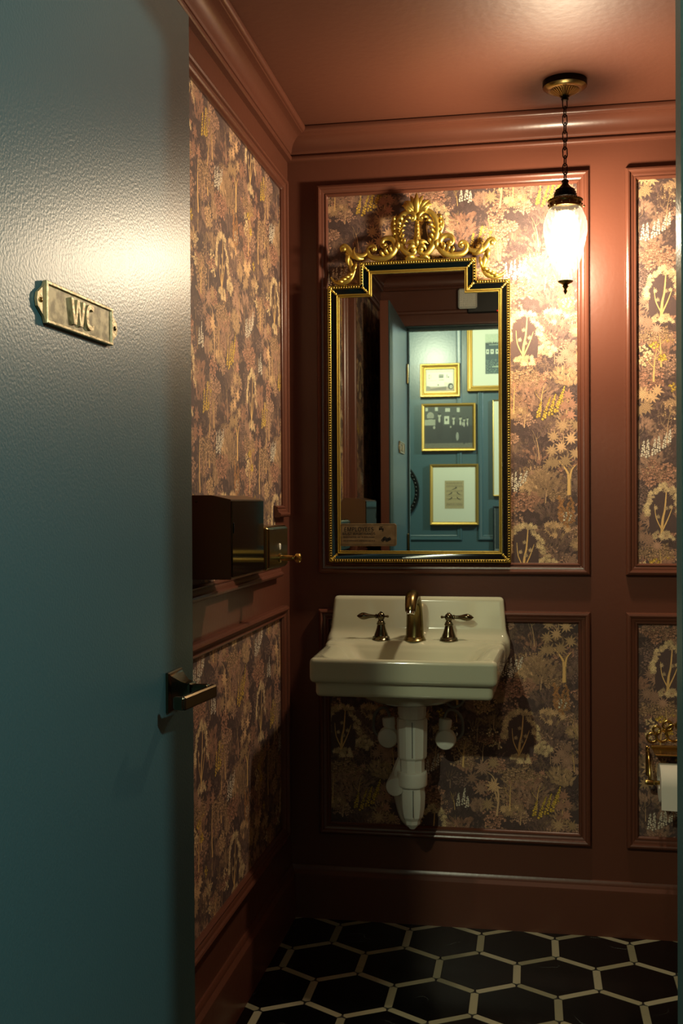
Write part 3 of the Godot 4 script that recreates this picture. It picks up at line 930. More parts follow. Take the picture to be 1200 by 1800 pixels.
# ------------------------------------------------------------------ the door
func build_door() -> Node3D:
	var d := thing("door_1", "dark teal door standing open into the room along the left side", "door", Vector3(0.1235, 0, 2.098), -0.021)
	d.set_meta("kind", "structure")
	var H := 2.10; var L := 0.728
	var b := MB.new()
	b.box(Vector3(-0.003, 0.006 + H / 2, -L / 2), Vector3(0.006, H, L), 0.0015)
	part("outer_face", b, M.door_paint, d)
	b = MB.new()
	b.box(Vector3(-0.024, 0.006 + H / 2, -L / 2 - 0.0002), Vector3(0.036, H, L), 0.0015)
	part("door_core", b, M.terracotta_paint, d)
	for y in [0.25, 1.05, 1.88]:
		b = MB.new()
		b.xf = Transform3D(Basis(), Vector3(0.006, y, 0.0))
		b.lathe(P2([0, -0.052, 0.004, -0.05, 0.006, -0.045, 0.006, 0.045, 0.004, 0.05, 0, 0.052]), 12)
		part("hinge", b, M.antique_brass, d)
	for s in [1.0, -1.0]:                                    # lever handles, outside and inside
		var at := Vector3(0.0 if s > 0 else -0.042, 0.945, -0.625)
		var h := Node3D.new()
		h.name = "lever_handle"
		d.add_child(h, true)
		h.position = at
		h.rotation.y = PI / 2 * s                             # local z leaves the door
		b = MB.new()
		var k := 0.033
		b.mould(rect(-k, -k, k, k), P2([0, 0, 0, 0.004, 0.002, 0.006, 0.006, 0.008, 0.017, 0.022, 0.0195, 0.030]))
		b.box(Vector3(0, 0, 0.032), Vector3(0.027, 0.027, 0.008), 0.002)
		part("rose", b, M.antique_bronze, h)
		b = MB.new()
		b.box(Vector3(0, 0, 0.047), Vector3(0.021, 0.021, 0.034), 0.004)
		part("neck", b, M.antique_bronze, h)
		b = MB.new()
		# a flat, straight-sided lever that runs from the neck towards the hinge
		b.box(Vector3(-0.050 * s, -0.001, 0.0625), Vector3(0.122, 0.0215, 0.0105), 0.0025, Basis(Vector3.UP, -0.10 * s))
		b.box(Vector3(-0.107 * s, -0.001, 0.050), Vector3(0.010, 0.0205, 0.018), 0.0025, Basis(Vector3.UP, -0.10 * s))
		part("grip", b, M.antique_bronze, h)
	b = MB.new()
	b.box(Vector3(-0.02, 0.945, -L - 0.0005), Vector3(0.024, 0.056, 0.002), 0.0005)
	b.box(Vector3(-0.02, 0.945, -L - 0.004), Vector3(0.012, 0.018, 0.008), 0.002)
	part("latch_plate", b, M.antique_brass, d)
	return d

func build_door_sign(door: Node3D) -> void:
	var s := thing("door_sign", "cast brass WC plate with shaped ends on the teal door", "sign", door.transform * Vector3(0.0, 1.506, -0.273), PI / 2 + door.rotation.y)
	var h := 0.0265; var w := 0.1
	var half := [w, -h, w + 0.004, -h * 0.72, w + 0.011, -h * 0.55, w + 0.020, -h * 0.32, w + 0.0225, 0, w + 0.020, h * 0.32, w + 0.011, h * 0.55, w + 0.004, h * 0.72, w, h]
	var o := P2(half)
	for i in range(half.size() / 2 - 1, -1, -1): o.append(Vector2(-o[i].x, o[i].y))
	o.reverse()
	if Geometry2D.is_polygon_clockwise(o): pass
	else: o.reverse()
	if (o[1] - o[0]).cross(o[2] - o[1]) < 0: o.reverse()
	var b := MB.new()
	b.slab(o, 0.001, 0.0045, 0.001)
	b.mould(rect(-w - 0.001, -h, w + 0.001, h), P2([0, 0.004, 0, 0.0066, 0.001, 0.0076, 0.0038, 0.0076, 0.0052, 0.0046]))
	part("plate", b, M.cast_brass, s)
	b = MB.new()
	b.box(Vector3(0, 0, 0.0044), Vector3(w * 2 - 0.008, h * 2 - 0.008, 0.001))
	part("field", b, M.cast_brass_field, s)
	text("lettering", "WC", 0.046, 0.005, M.cast_brass, s, Vector3(0, -0.0005, 0.0062))
	for x in [-1.0, 1.0]:
		b = MB.new()
		b.xf = Transform3D(Basis(Vector3.RIGHT, PI / 2), Vector3(x * (w + 0.0125), 0, 0.0044))
		b.lathe(P2([0.0034, 0, 0.0032, 0.0012, 0.002, 0.0019, 0, 0.0021]), 14)
		part("screw", b, M.polished_brass if x < 0 else M.antique_bronze, s)

# ------------------------------------------------------------------ pendant lamp
func build_pendant() -> void:
	var at := Vector3(0.815, CEIL, 0.258)
	var p := thing("pendant_lamp", "lit cut-glass pendant lamp hanging on a dark chain from a brass canopy", "lamp", at)
	var b := MB.new()
	b.lathe(P2([0.0575, -0.016, 0.058, -0.013, 0.058, 0]), 40)
	part("canopy_rim", b, M.black_bronze, p)
	b = MB.new()
	b.lathe(P2([0.0, -0.040, 0.012, -0.0395, 0.0135, -0.037, 0.017, -0.0345, 0.022, -0.031, 0.028, -0.0275, 0.034, -0.025, 0.038, -0.0235, 0.041, -0.0245, 0.046, -0.0235, 0.053, -0.0195, 0.0575, -0.0155]), 48)
	part("canopy", b, M.antique_brass, p)
	b = MB.new()
	for k in 30:
		var a := TAU * k / 30
		var o := Vector3(cos(a), 0, sin(a))
		b.tube(PackedVector3Array([o * 0.0150 + Vector3(0, -0.0375, 0), o * 0.022 + Vector3(0, -0.0325, 0), o * 0.030 + Vector3(0, -0.0278, 0), o * 0.037 + Vector3(0, -0.0245, 0)]), PackedVector2Array([Vector2(0.0009, 0.0012), Vector2(0.0016, 0.002), Vector2(0.0024, 0.0024), Vector2(0.0022, 0.0014)]), 6, false, Vector3.UP)
	part("canopy_flutes", b, M.satin_brass, p, 60).set_meta("kind", "stuff")
	b = MB.new()
	b.lathe(P2([0, -0.052, 0.008, -0.051, 0.0105, -0.048, 0.008, -0.045, 0.011, -0.042, 0.012, -0.039, 0, -0.038]), 20)
	part("hanging_loop", b, M.black_bronze, p)
	# chain
	var top := -0.048; var bottom := -0.262
	var n := 10
	for i in n:
		var c := lerpf(top - 0.011, bottom + 0.008, i / (n - 1.0))
		var pts := PackedVector3Array()
		for k in 16:
			var a := TAU * k / 16
			pts.append(Vector3(cos(a) * 0.0062, sin(a) * 0.0085 + (0.0065 if sin(a) > 0 else -0.0065), 0))
		b = MB.new()
		b.xf = Transform3D(Basis(Vector3.UP, (PI / 2 if i % 2 else 0.0) + 0.35), Vector3(0, c, 0))
		b.tube(pts, PackedVector2Array([Vector2(0.0016, 0.0016)]), 6, true, Vector3(0, 0, 1))
		part("chain_link", b, M.black_bronze, p)
	# cap: a stepped crown and a pierced gallery
	b = MB.new()
	var beady := func(a: float, y: float, r: float) -> float:
		return r * (1.0 + (0.035 * cos(a * 20.0) if fmod(absf(y) * 1000.0, 7.0) < 3.0 else 0.0))
	b.lathe(P2([0.030, -0.309, 0.0315, -0.306, 0.0285, -0.303, 0.0305, -0.300, 0.0275, -0.297, 0.0285, -0.294, 0.025, -0.291, 0.0255, -0.288, 0.020, -0.284, 0.014, -0.279, 0.0095, -0.274, 0.0075, -0.270, 0.0095, -0.266, 0.008, -0.262, 0.004, -0.259, 0, -0.258]), 60, beady)
	part("cap", b, M.black_bronze, p)
	b = MB.new()
	b.lathe(P2([0.0425, -0.338, 0.0445, -0.336, 0.043, -0.333, 0.0425, -0.322, 0.0445, -0.319, 0.0435, -0.315, 0.036, -0.312, 0.030, -0.309]), 48)
	for k in 14:
		var a := TAU * k / 14
		b.ball(Vector3(cos(a) * 0.0425, -0.327, sin(a) * 0.0425), Vector3(0.0035, 0.0042, 0.0035), 8, 5)
	for k in 44:
		var a := TAU * k / 44
		b.ball(Vector3(cos(a) * 0.0445, -0.3165, sin(a) * 0.0445), Vector3(0.0022, 0.0022, 0.0022), 6, 4)
	part("gallery", b, M.antique_brass, p)
	for k in 3:
		var a := TAU * k / 3 + 0.1
		b = MB.new()
		b.ball(Vector3(cos(a) * 0.049, -0.334, sin(a) * 0.049), Vector3(0.003, 0.003, 0.003), 8, 6)
		part("thumbscrew", b, M.antique_brass, p)
	# the cut-glass shade round the glowing core
	var prof := smooth2(P2([0.018, -0.532, 0.024, -0.520, 0.033, -0.495, 0.043, -0.462, 0.0515, -0.428, 0.0565, -0.398, 0.0560, -0.376, 0.050, -0.356, 0.043, -0.340, 0.040, -0.332]), 5)
	var facets := func(a: float, y: float, r: float) -> float:
		var s := y * 260.0
		return r * (1.0 + 0.030 * (absf(sin(a * 9.0 + s * 0.5)) + absf(sin(a * 9.0 - s * 0.5)) - 1.2) + 0.012 * sin(a * 31.0 + s * 2.3) * sin(s * 1.7))
	b = MB.new()
	b.lathe(prof, 108, facets)
	part("glass_shade", b, M.cut_glass, p, 12)
	b = MB.new()
	b.xf = Transform3D(Basis(), Vector3(0, 0, 0.008))
	b.lathe(smooth2(P2([0.0, -0.515, 0.009, -0.508, 0.017, -0.490, 0.026, -0.460, 0.0335, -0.425, 0.037, -0.400, 0.0355, -0.380, 0.029, -0.362, 0.018, -0.348, 0.0, -0.343]), 4), 32)
	part("bulb", b, M.lamp_core, p)
	b = MB.new()
	b.lathe(P2([0, -0.566, 0.003, -0.561, 0.0055, -0.556, 0.003, -0.551, 0.006, -0.547, 0.0085, -0.543, 0.006, -0.540, 0.011, -0.537, 0.0185, -0.533, 0.0205, -0.530, 0.017, -0.528, 0, -0.528]), 28)
	part("finial", b, M.antique_brass, p)
	var l := OmniLight3D.new()
	l.name = "pendant_light"
	l.position = Vector3(0, -0.42, 0.014)
	l.light_color = Color(1.0, 0.905, 0.76)
	l.light_energy = PENDANT
	l.light_size = 0.036
	l.omni_range = 12.0
	l.omni_attenuation = 2.0
	l.shadow_enabled = true
	p.add_child(l)

func hall_globe(at: Vector3, energy: float, tint: Color, label: String) -> void:
	var p := thing("hall_lamp", label, "lamp", at, 0.0, "hallway globe lamps")
	var b := MB.new()
	b.ball(Vector3.ZERO, Vector3.ONE * 0.031, 24, 16)
	part("globe_shade", b, M.globe_glow, p, 60)
	b = MB.new()
	var up := HALL_TOP - at.y
	b.lathe(P2([0.014, 0.027, 0.018, 0.032, 0.018, 0.05, 0.004, 0.056, 0.004, up - 0.02, 0.034, up - 0.018, 0.036, up]), 20)
	part("stem", b, M.antique_brass, p)
	var l := OmniLight3D.new()
	l.name = "globe_light"
	l.light_color = tint
	l.light_energy = energy
	l.light_size = 0.028
	l.omni_range = 12.0
	l.omni_attenuation = 2.0
	l.shadow_enabled = true
	p.add_child(l)

# ------------------------------------------------------------------ gilt mirror
func crest_stem(b: MB, a: Array, r0: float, r1: float, r2: float, flip: float, deep := 0.75, lift := 0.0) -> void:   # a: u v h ...; radius r0 at the start, r1 in the middle, r2 at the end
	var p := PackedVector3Array()
	for i in range(0, a.size(), 3): p.append(Vector3(a[i] * flip, a[i + 1], a[i + 2] + lift))
	p = smooth3(p, 6)
	var rr := PackedVector2Array()
	for i in p.size():
		var k := i / (p.size() - 1.0)
		var r := lerpf(r0, r1, smoothstep(0.0, 0.45, k)) if k < 0.45 else lerpf(r1, r2, smoothstep(0.45, 1.0, k))
		rr.append(Vector2(r, r * deep))
	b.tube(p, rr, 10, false, Vector3(0, 0, 1))

func leaf(b: MB, base: Vector2, dir: float, length: float, width: float, h: float, curl: float, flip: float) -> void:    # one pointed acanthus lobe with a ridge
	var p := PackedVector3Array()
	var rr := PackedVector2Array()
	for i in 9:
		var k := i / 8.0
		var a := dir + curl * k * k
		var q := base + Vector2(cos(a), sin(a)) * length * k
		p.append(Vector3(q.x * flip, q.y, h + 0.012 * sin(PI * k * 0.85)))
		var w := width * pow(sin(PI * (0.12 + 0.88 * k)), 0.8) + 0.0004
		rr.append(Vector2(w, w * 0.62))
	b.tube(p, rr, 8, false, Vector3(0, 0, 1))

func build_mirror() -> void:
	var m := thing("wall_mirror", "tall gilt and black mirror with a stepped top and carved scroll crest", "mirror", Vector3(0.3975, 1.077, 0.0015))
	var W := 0.2675; var SH := 0.820; var SW := 0.1705; var TOP := 0.886
	var outer := PackedVector2Array([Vector2(-W, 0), Vector2(W, 0), Vector2(W, SH), Vector2(SW, SH), Vector2(SW, TOP), Vector2(-SW, TOP), Vector2(-SW, SH), Vector2(-W, SH)])
	var b := MB.new()
	b.mould(outer, P2([0, 0, 0, 0.041, 0.0010, 0.0425, 0.0018, 0.041, 0.0020, 0.0370, 0.0086, 0.0370, 0.0089, 0.0415, 0.0096, 0.041, 0.0098, 0.036]))
	part("gilt_edge", b, M.gilt, m)
	b = MB.new()
	b.mould(outer, P2([0.0016, 0.0375, 0.0016, 0.0388, 0.0090, 0.0388, 0.0090, 0.0375]))
	part("bead_channel", b, M.black_bronze, m)
	b = MB.new()
	b.mould(outer, P2([0.0097, 0.030, 0.0097, 0.0395, 0.0245, 0.033, 0.0245, 0.026]))
	part("black_glass_band", b, M.black_lacquer, m)
	b = MB.new()
	var pr := PackedVector2Array([Vector2(0.0240, 0.024)])
	for i in 6: pr.append(Vector2(0.0268 - 0.0026 * cos(PI * i / 5.0), 0.034 + 0.004 * sin(PI * i / 5.0)))
	for i in 6: pr.append(Vector2(0.0318 - 0.0022 * cos(PI * i / 5.0), 0.031 + 0.004 * sin(PI * i / 5.0)))
	pr.append(Vector2(0.034, 0.024))
	b.mould(outer, pr)
	part("inner_fillet", b, M.gilt, m)
	# silvered glass, stepped like the frame
	var o := Geometry2D.offset_polygon(outer, -0.0325, Geometry2D.JOIN_MITER)
	b = MB.new()
	b.slab(o[0], 0.018, 0.0285)
	part("mirror_glass", b, M.silvered_glass, m)
	b = MB.new()
	b.slab(Geometry2D.offset_polygon(outer, -0.012, Geometry2D.JOIN_MITER)[0], 0.001, 0.017)
	part("backing", b, M.dark_bronze, m)
	# rows of beads along the outer edge: far past counting, one part
	b = MB.new()
	var dome := P2([0.0031, 0, 0.0029, 0.0018, 0.0017, 0.0033, 0, 0.0038])
	for i in 8:
		var p := outer[i]; var q := outer[(i + 1) % 8]
		var d := (q - p).normalized()
		var nn := Vector2(-d.y, d.x)
		var ln := p.distance_to(q)
		var k := int(ln / 0.0074)
		for j in k:
			var c := p + d * (ln * (j + 0.5) / k) + nn * 0.0053
			b.xf = Transform3D(Basis(Vector3.RIGHT, PI / 2), Vector3(c.x, c.y, 0.0386))
			b.lathe(dome, 8)
	var beads := part("bead_row", b, M.gilt, m, 60)
	beads.set_meta("kind", "stuff")
	# strips of beads over the mitres of the black band
	for i in 8:
		var d0 := (outer[i] - outer[(i + 7) % 8]).normalized()
		var d1 := (outer[(i + 1) % 8] - outer[i]).normalized()
		var mt := Vector2(-d0.y, d0.x) + Vector2(-d1.y, d1.x)
		b = MB.new()
		for k in 5:
			var f := lerpf(0.0085, 0.0225, k / 4.0)
			var c := outer[i] + mt * f
			b.ball(Vector3(c.x, c.y, lerpf(0.0405, 0.0345, k / 4.0)), Vector3(0.0042 if k % 2 == 0 else 0.003, 0.0042 if k % 2 == 0 else 0.003, 0.003), 8, 5)
		part("corner_bead_strip", b, M.gilt, m, 60)
	build_crest(m, SW, SH, TOP)

func build_crest(m: Node3D, SW: float, SH: float, TOP: float) -> void:
	var cz := 0.030
	var root := Node3D.new()
	root.name = "crest"
	m.add_child(root)
	root.position = Vector3(0, TOP, cz)
	# the open wreath: two big C scrolls, each ending in a volute at top and bottom
	for f in [-1.0, 1.0]:
		var b := MB.new()
		crest_stem(b, [0.012, 0.036, 0.010, 0.006, 0.031, 0.012, 0.008, 0.021, 0.012, 0.019, 0.016, 0.010, 0.032, 0.022, 0.008, 0.046, 0.043, 0.006, 0.0565, 0.075, 0.006, 0.058, 0.100, 0.006, 0.050, 0.124, 0.008, 0.036, 0.139, 0.010, 0.020, 0.141, 0.014, 0.008, 0.131, 0.016, 0.008, 0.119, 0.015, 0.017, 0.116, 0.014], 0.0045, 0.0108, 0.0058, f, 0.8)
		b.ball(Vector3(f * 0.011, 0.030, 0.014), Vector3(0.0085, 0.0085, 0.007), 12, 8)
		b.ball(Vector3(f * 0.014, 0.122, 0.016), Vector3(0.0065, 0.0065, 0.006), 10, 6)
		part("wreath_scroll", b, M.gilt, root, 60)
		b = MB.new()                                           # carved husks along the inside of the wreath
		for k in 6:
			var a := lerpf(-0.75, 0.85, k / 5.0)
			leaf(b, Vector2(0.002 + 0.047 * cos(a), 0.083 + 0.053 * sin(a)), PI / 2 + a + 0.55, 0.017, 0.0042, 0.010, 0.5, f)
		part("husk_row", b, M.gilt, root, 60)
		b = MB.new()                                           # leaf clinging to the outside of the wreath
		crest_stem(b, [0.058, 0.062, 0.0, 0.068, 0.080, 0.003, 0.073, 0.105, 0.003, 0.068, 0.126, 0.002, 0.058, 0.133, 0.003], 0.003, 0.0065, 0.003, f, 0.6)
		for k in 4: leaf(b, Vector2(0.064, 0.070 + k * 0.015), 0.95, 0.019, 0.0042, 0.0, 0.7, f)
		part("outer_leaf", b, M.gilt, root, 60)
		# C scroll beside the wreath, curling up at one end and over at the other
		b = MB.new()
		crest_stem(b, [0.094, 0.052, 0.010, 0.090, 0.044, 0.012, 0.098, 0.040, 0.012, 0.1045, 0.049, 0.010, 0.101, 0.063, 0.008, 0.088, 0.069, 0.006, 0.073, 0.064, 0.006, 0.065, 0.050, 0.006, 0.067, 0.032, 0.008, 0.078, 0.018, 0.010, 0.096, 0.010, 0.010, 0.117, 0.010, 0.010, 0.134, 0.014, 0.009, 0.1445, 0.027, 0.008, 0.143, 0.042, 0.008, 0.132, 0.048, 0.009, 0.124, 0.042, 0.011, 0.125, 0.033, 0.012, 0.133, 0.033, 0.012], 0.0042, 0.0098, 0.0045, f, 0.8)
		b.ball(Vector3(f * 0.0965, 0.047, 0.013), Vector3(0.0062, 0.0062, 0.0055), 10, 6)
		b.ball(Vector3(f * 0.1305, 0.037, 0.013), Vector3(0.0062, 0.0062, 0.0055), 10, 6)
		part("side_scroll", b, M.gilt, root, 60)
		b = MB.new()
		for k in 3: leaf(b, Vector2(0.074 + k * 0.011, 0.026 - k * 0.005), 0.9 - k * 0.2, 0.021, 0.0048, 0.010, 0.6, f)
		leaf(b, Vector2(0.062, 0.028), 2.0, 0.034, 0.006, 0.002, -0.5, f)
		part("scroll_leaf", b, M.gilt, root, 60)
		# shoulder: an acanthus that dips from the scroll, rises to a curled tip past the corner
		b = MB.new()
		crest_stem(b, [0.143, 0.036, 0.008, 0.153, 0.024, 0.010, 0.168, 0.018, 0.012, 0.186, 0.020, 0.012, 0.200, 0.031, 0.012, 0.208, 0.044, 0.012, 0.217, 0.050, 0.014, 0.224, 0.043, 0.016, 0.221, 0.034, 0.016], 0.0045, 0.0105, 0.0052, f, 0.7)
		leaf(b, Vector2(0.160, 0.012), -0.15, 0.042, 0.0065, 0.006, 1.1, f)
		leaf(b, Vector2(0.200, 0.030), -1.15, 0.040, 0.006, 0.008, -0.4, f)
		b.ball(Vector3(f * 0.217, 0.040, 0.016), Vector3(0.0075, 0.0075, 0.006), 10, 6)
		part("shoulder_leaf", b, M.gilt, root, 60)
		# drop: from the corner down the step, turning out along the lower shoulder
		b = MB.new()
		crest_stem(b, [0.208, 0.030, 0.012, 0.203, 0.010, 0.012, 0.196, -0.010, 0.011, 0.192, -0.026, 0.010, 0.190, -0.038, 0.010], 0.0062, 0.0085, 0.004, f, 0.7)
		crest_stem(b, [0.186, -0.010, 0.008, 0.190, -0.030, 0.010, 0.200, -0.047, 0.011, 0.217, -0.056, 0.011, 0.236, -0.057, 0.011, 0.250, -0.050, 0.012, 0.257, -0.040, 0.013], 0.0045, 0.0088, 0.0022, f, 0.7)
		for k in 4: leaf(b, Vector2(0.190 + k * 0.009, -0.028 - k * 0.008), -0.9 + k * 0.16, 0.022, 0.0046, 0.008, 0.5, f)
		leaf(b, Vector2(0.182, 0.002), -1.5, 0.034, 0.0045, 0.006, 0.2, f)
		part("drop_scroll", b, M.gilt, root, 60)
	# the stem in the middle of the wreath with its tulip foot
	var b := MB.new()
	crest_stem(b, [0, 0.118, 0.008, 0, 0.095, 0.008, 0, 0.070, 0.009, 0, 0.052, 0.010], 0.0052, 0.0080, 0.0125, 1.0, 0.8)
	for k in 4: b.ball(Vector3(0.0015, 0.070 + k * 0.011, 0.0145), Vector3(0.0042, 0.0048, 0.003), 8, 5)
	part("wreath_stem", b, M.gilt, root, 60)
	b = MB.new()
	for f in [-1.0, 1.0]:
		leaf(b, Vector2(0.002, 0.036), 1.25, 0.032, 0.0075, 0.010, -1.0, f)
		leaf(b, Vector2(0.004, 0.034), 0.75, 0.024, 0.0065, 0.010, -1.1, f)
		leaf(b, Vector2(0.006, 0.008), 0.25, 0.030, 0.0055, 0.006, -0.5, f)
	leaf(b, Vector2(0.0, 0.034), PI / 2, 0.030, 0.006, 0.012, 0.0, 1.0)
	b.box(Vector3(0, 0.006, 0.006), Vector3(0.074, 0.011, 0.010), 0.003)
	part("tulip_foot", b, M.gilt, root, 60)
	# palmette on top
	b = MB.new()
	leaf(b, Vector2(0, 0.134), PI / 2, 0.060, 0.0085, 0.014, 0.0, 1.0)
	for f in [-1.0, 1.0]:
		leaf(b, Vector2(0.002, 0.136), 1.38, 0.054, 0.0075, 0.011, -0.14, f)
		leaf(b, Vector2(0.004, 0.138), 1.10, 0.047, 0.0085, 0.010, -0.30, f)
		leaf(b, Vector2(0.006, 0.138), 0.80, 0.044, 0.0085, 0.009, -0.30, f)
		leaf(b, Vector2(0.008, 0.139), 0.46, 0.043, 0.0080, 0.008, 0.35, f)
		leaf(b, Vector2(0.008, 0.140), 0.16, 0.036, 0.0070, 0.008, 0.85, f)
	b.box(Vector3(0, 0.140, 0.006), Vector3(0.016, 0.018, 0.010), 0.004)
	part("palmette", b, M.gilt, root, 60)

func build_wash_sign() -> void:
	var s := thing("notice_sign", "small bronze EMPLOYEES MUST WASH HANDS plate in the mirror's lower left corner", "sign", Vector3(0.2465, 1.158, 0.0315))
	var b := MB.new()
	var o := Geometry2D.offset_polygon(rect(-0.080, -0.0285, 0.080, 0.0285), 0.005, Geometry2D.JOIN_ROUND)[0]
	b.slab(o, 0.0, 0.002, 0.0005)
	part("plate", b, M.sign_bronze, s)
	b = MB.new()
	b.mould(rect(-0.0815, -0.030, 0.0815, 0.030), P2([0, 0.0015, 0, 0.0022, 0.0007, 0.0022, 0.0007, 0.0015]))
	part("border_line", b, M.sign_ink, s)
	text("lettering", "EMPLOYEES", 0.0172, 0.0004, M.sign_ink, s, Vector3(-0.0275, 0.0165, 0.0022), Vector3.ZERO, false).scale.x = 0.98
	text("lettering", "MUST WASH HANDS", 0.0112, 0.0004, M.sign_ink, s, Vector3(-0.0275, 0.0035, 0.0022), Vector3.ZERO, false).scale.x = 0.97
	b = MB.new()
	rng.seed = 3
	for row in [-0.0065, -0.0175]:                             # two lines too small to read
		var x := -0.074
		while x < 0.018:
			var w := rng.randf_range(0.0012, 0.0028)
			b.box(Vector3(x + w / 2, row + rng.randf_range(-0.0002, 0.0002), 0.0021), Vector3(w, rng.randf_range(0.0024, 0.0034), 0.0003))
			x += w + (0.0008 if rng.randf() < 0.8 else 0.003)
	part("small_print", b, M.sign_faint_ink, s)
	b = MB.new()                                               # tap pictogram
	b.box(Vector3(0.040, 0.0175, 0.0022), Vector3(0.013, 0.0042, 0.0004)); b.box(Vector3(0.0445, 0.0135, 0.0022), Vector3(0.0034, 0.006, 0.0004))
	b.box(Vector3(0.0345, 0.0175, 0.0022), Vector3(0.0022, 0.008, 0.0004)); b.box(Vector3(0.0395, 0.0215, 0.0022), Vector3(0.0022, 0.004, 0.0004)); b.box(Vector3(0.0395, 0.0238, 0.0022), Vector3(0.010, 0.0016, 0.0004))
	part("tap_pictogram", b, M.sign_ink, s)
	b = MB.new()                                               # two hands rubbing
	for f in [[0.058, -0.015, 0.5], [0.049, -0.0105, -2.3]]:
		b.xf = Transform3D(Basis(Vector3(0, 0, 1), f[2]), Vector3(f[0], f[1], 0.0018))
		var palm := PackedVector2Array()
		for k in 12: palm.append(Vector2(cos(TAU * k / 12) * 0.0062, sin(TAU * k / 12) * 0.0048))
		b.slab(palm, 0.0, 0.0006)
		for k in 4: b.box(Vector3(0.0075 - absf(k - 1.5) * 0.0008, (k - 1.5) * 0.0023, 0.0003), Vector3(0.0085, 0.0018, 0.0006))
		b.box(Vector3(0.001, 0.0058, 0.0003), Vector3(0.006, 0.0018, 0.0006), 0.0, Basis(Vector3(0, 0, 1), 0.6))
	b.xf = Transform3D()
	part("hands_pictogram", b, M.sign_ink, s)

# ------------------------------------------------------------------ washbasin: a distance field meshed as surface nets
func rbox(q: Vector3, h: Vector3, r: float) -> float:
	var d := q.abs() - h + Vector3(r, r, r)
	return Vector3(maxf(d.x, 0), maxf(d.y, 0), maxf(d.z, 0)).length() + minf(maxf(d.x, maxf(d.y, d.z)), 0.0) - r

func smin(a: float, b: float, k: float) -> float:
	var h := maxf(k - absf(a - b), 0.0) / k
	return minf(a, b) - h * h * k * 0.25

func basin_field(p: Vector3) -> float:           # x from the middle, y up from the floor, z from the wall
	var hx := lerpf(0.2600, 0.2440, clampf(p.z / 0.43, 0, 1))
	var x := absf(p.x)
	var d := rbox(Vector3(x - (hx - 0.25), p.y - 0.8150, p.z - 0.2150), Vector3(0.25, 0.0330, 0.2150), 0.013)
	# lower band, set back under the apron
	var lo := rbox(Vector3(x - (hx - 0.25) + 0.0125, p.y - 0.7690, p.z - 0.2040), Vector3(0.25, 0.0270, 0.2040), 0.013)
	d = smin(d, lo, 0.010)
	# tap deck
	d = smin(d, rbox(Vector3(x - (hx - 0.25), p.y - 0.832, p.z - 0.075), Vector3(0.248, 0.024, 0.075), 0.012), 0.014)
	# bowl
	var k := clampf(0.852 - p.y, 0.0, 0.11)
	var bowl := rbox(Vector3(x, p.y - 0.868, p.z - 0.272 - k * 0.05), Vector3(0.212 - k * 0.85, 0.100, 0.138 - k * 0.55), 0.045)
	var hub := (Vector3(p.x / 0.165, (p.y - 0.755) / 0.065, (p.z - 0.22) / 0.14).length() - 1.0) * 0.065
	d = smin(d, hub, 0.012)
	d = -smin(-d, bowl, 0.022)
	# backsplash, leaning back and narrowing upward
	var up := clampf((p.y - 0.85) / 0.125, 0.0, 1.0)
	var bh := lerpf(0.2600, 0.2500, up)
	var bz := lerpf(0.030, 0.016, up)
	var back := rbox(Vector3(x - (bh - 0.25), p.y - 0.895, p.z - bz), Vector3(0.25, 0.0815, bz), 0.011)
	d = smin(d, back, 0.034)
	return d

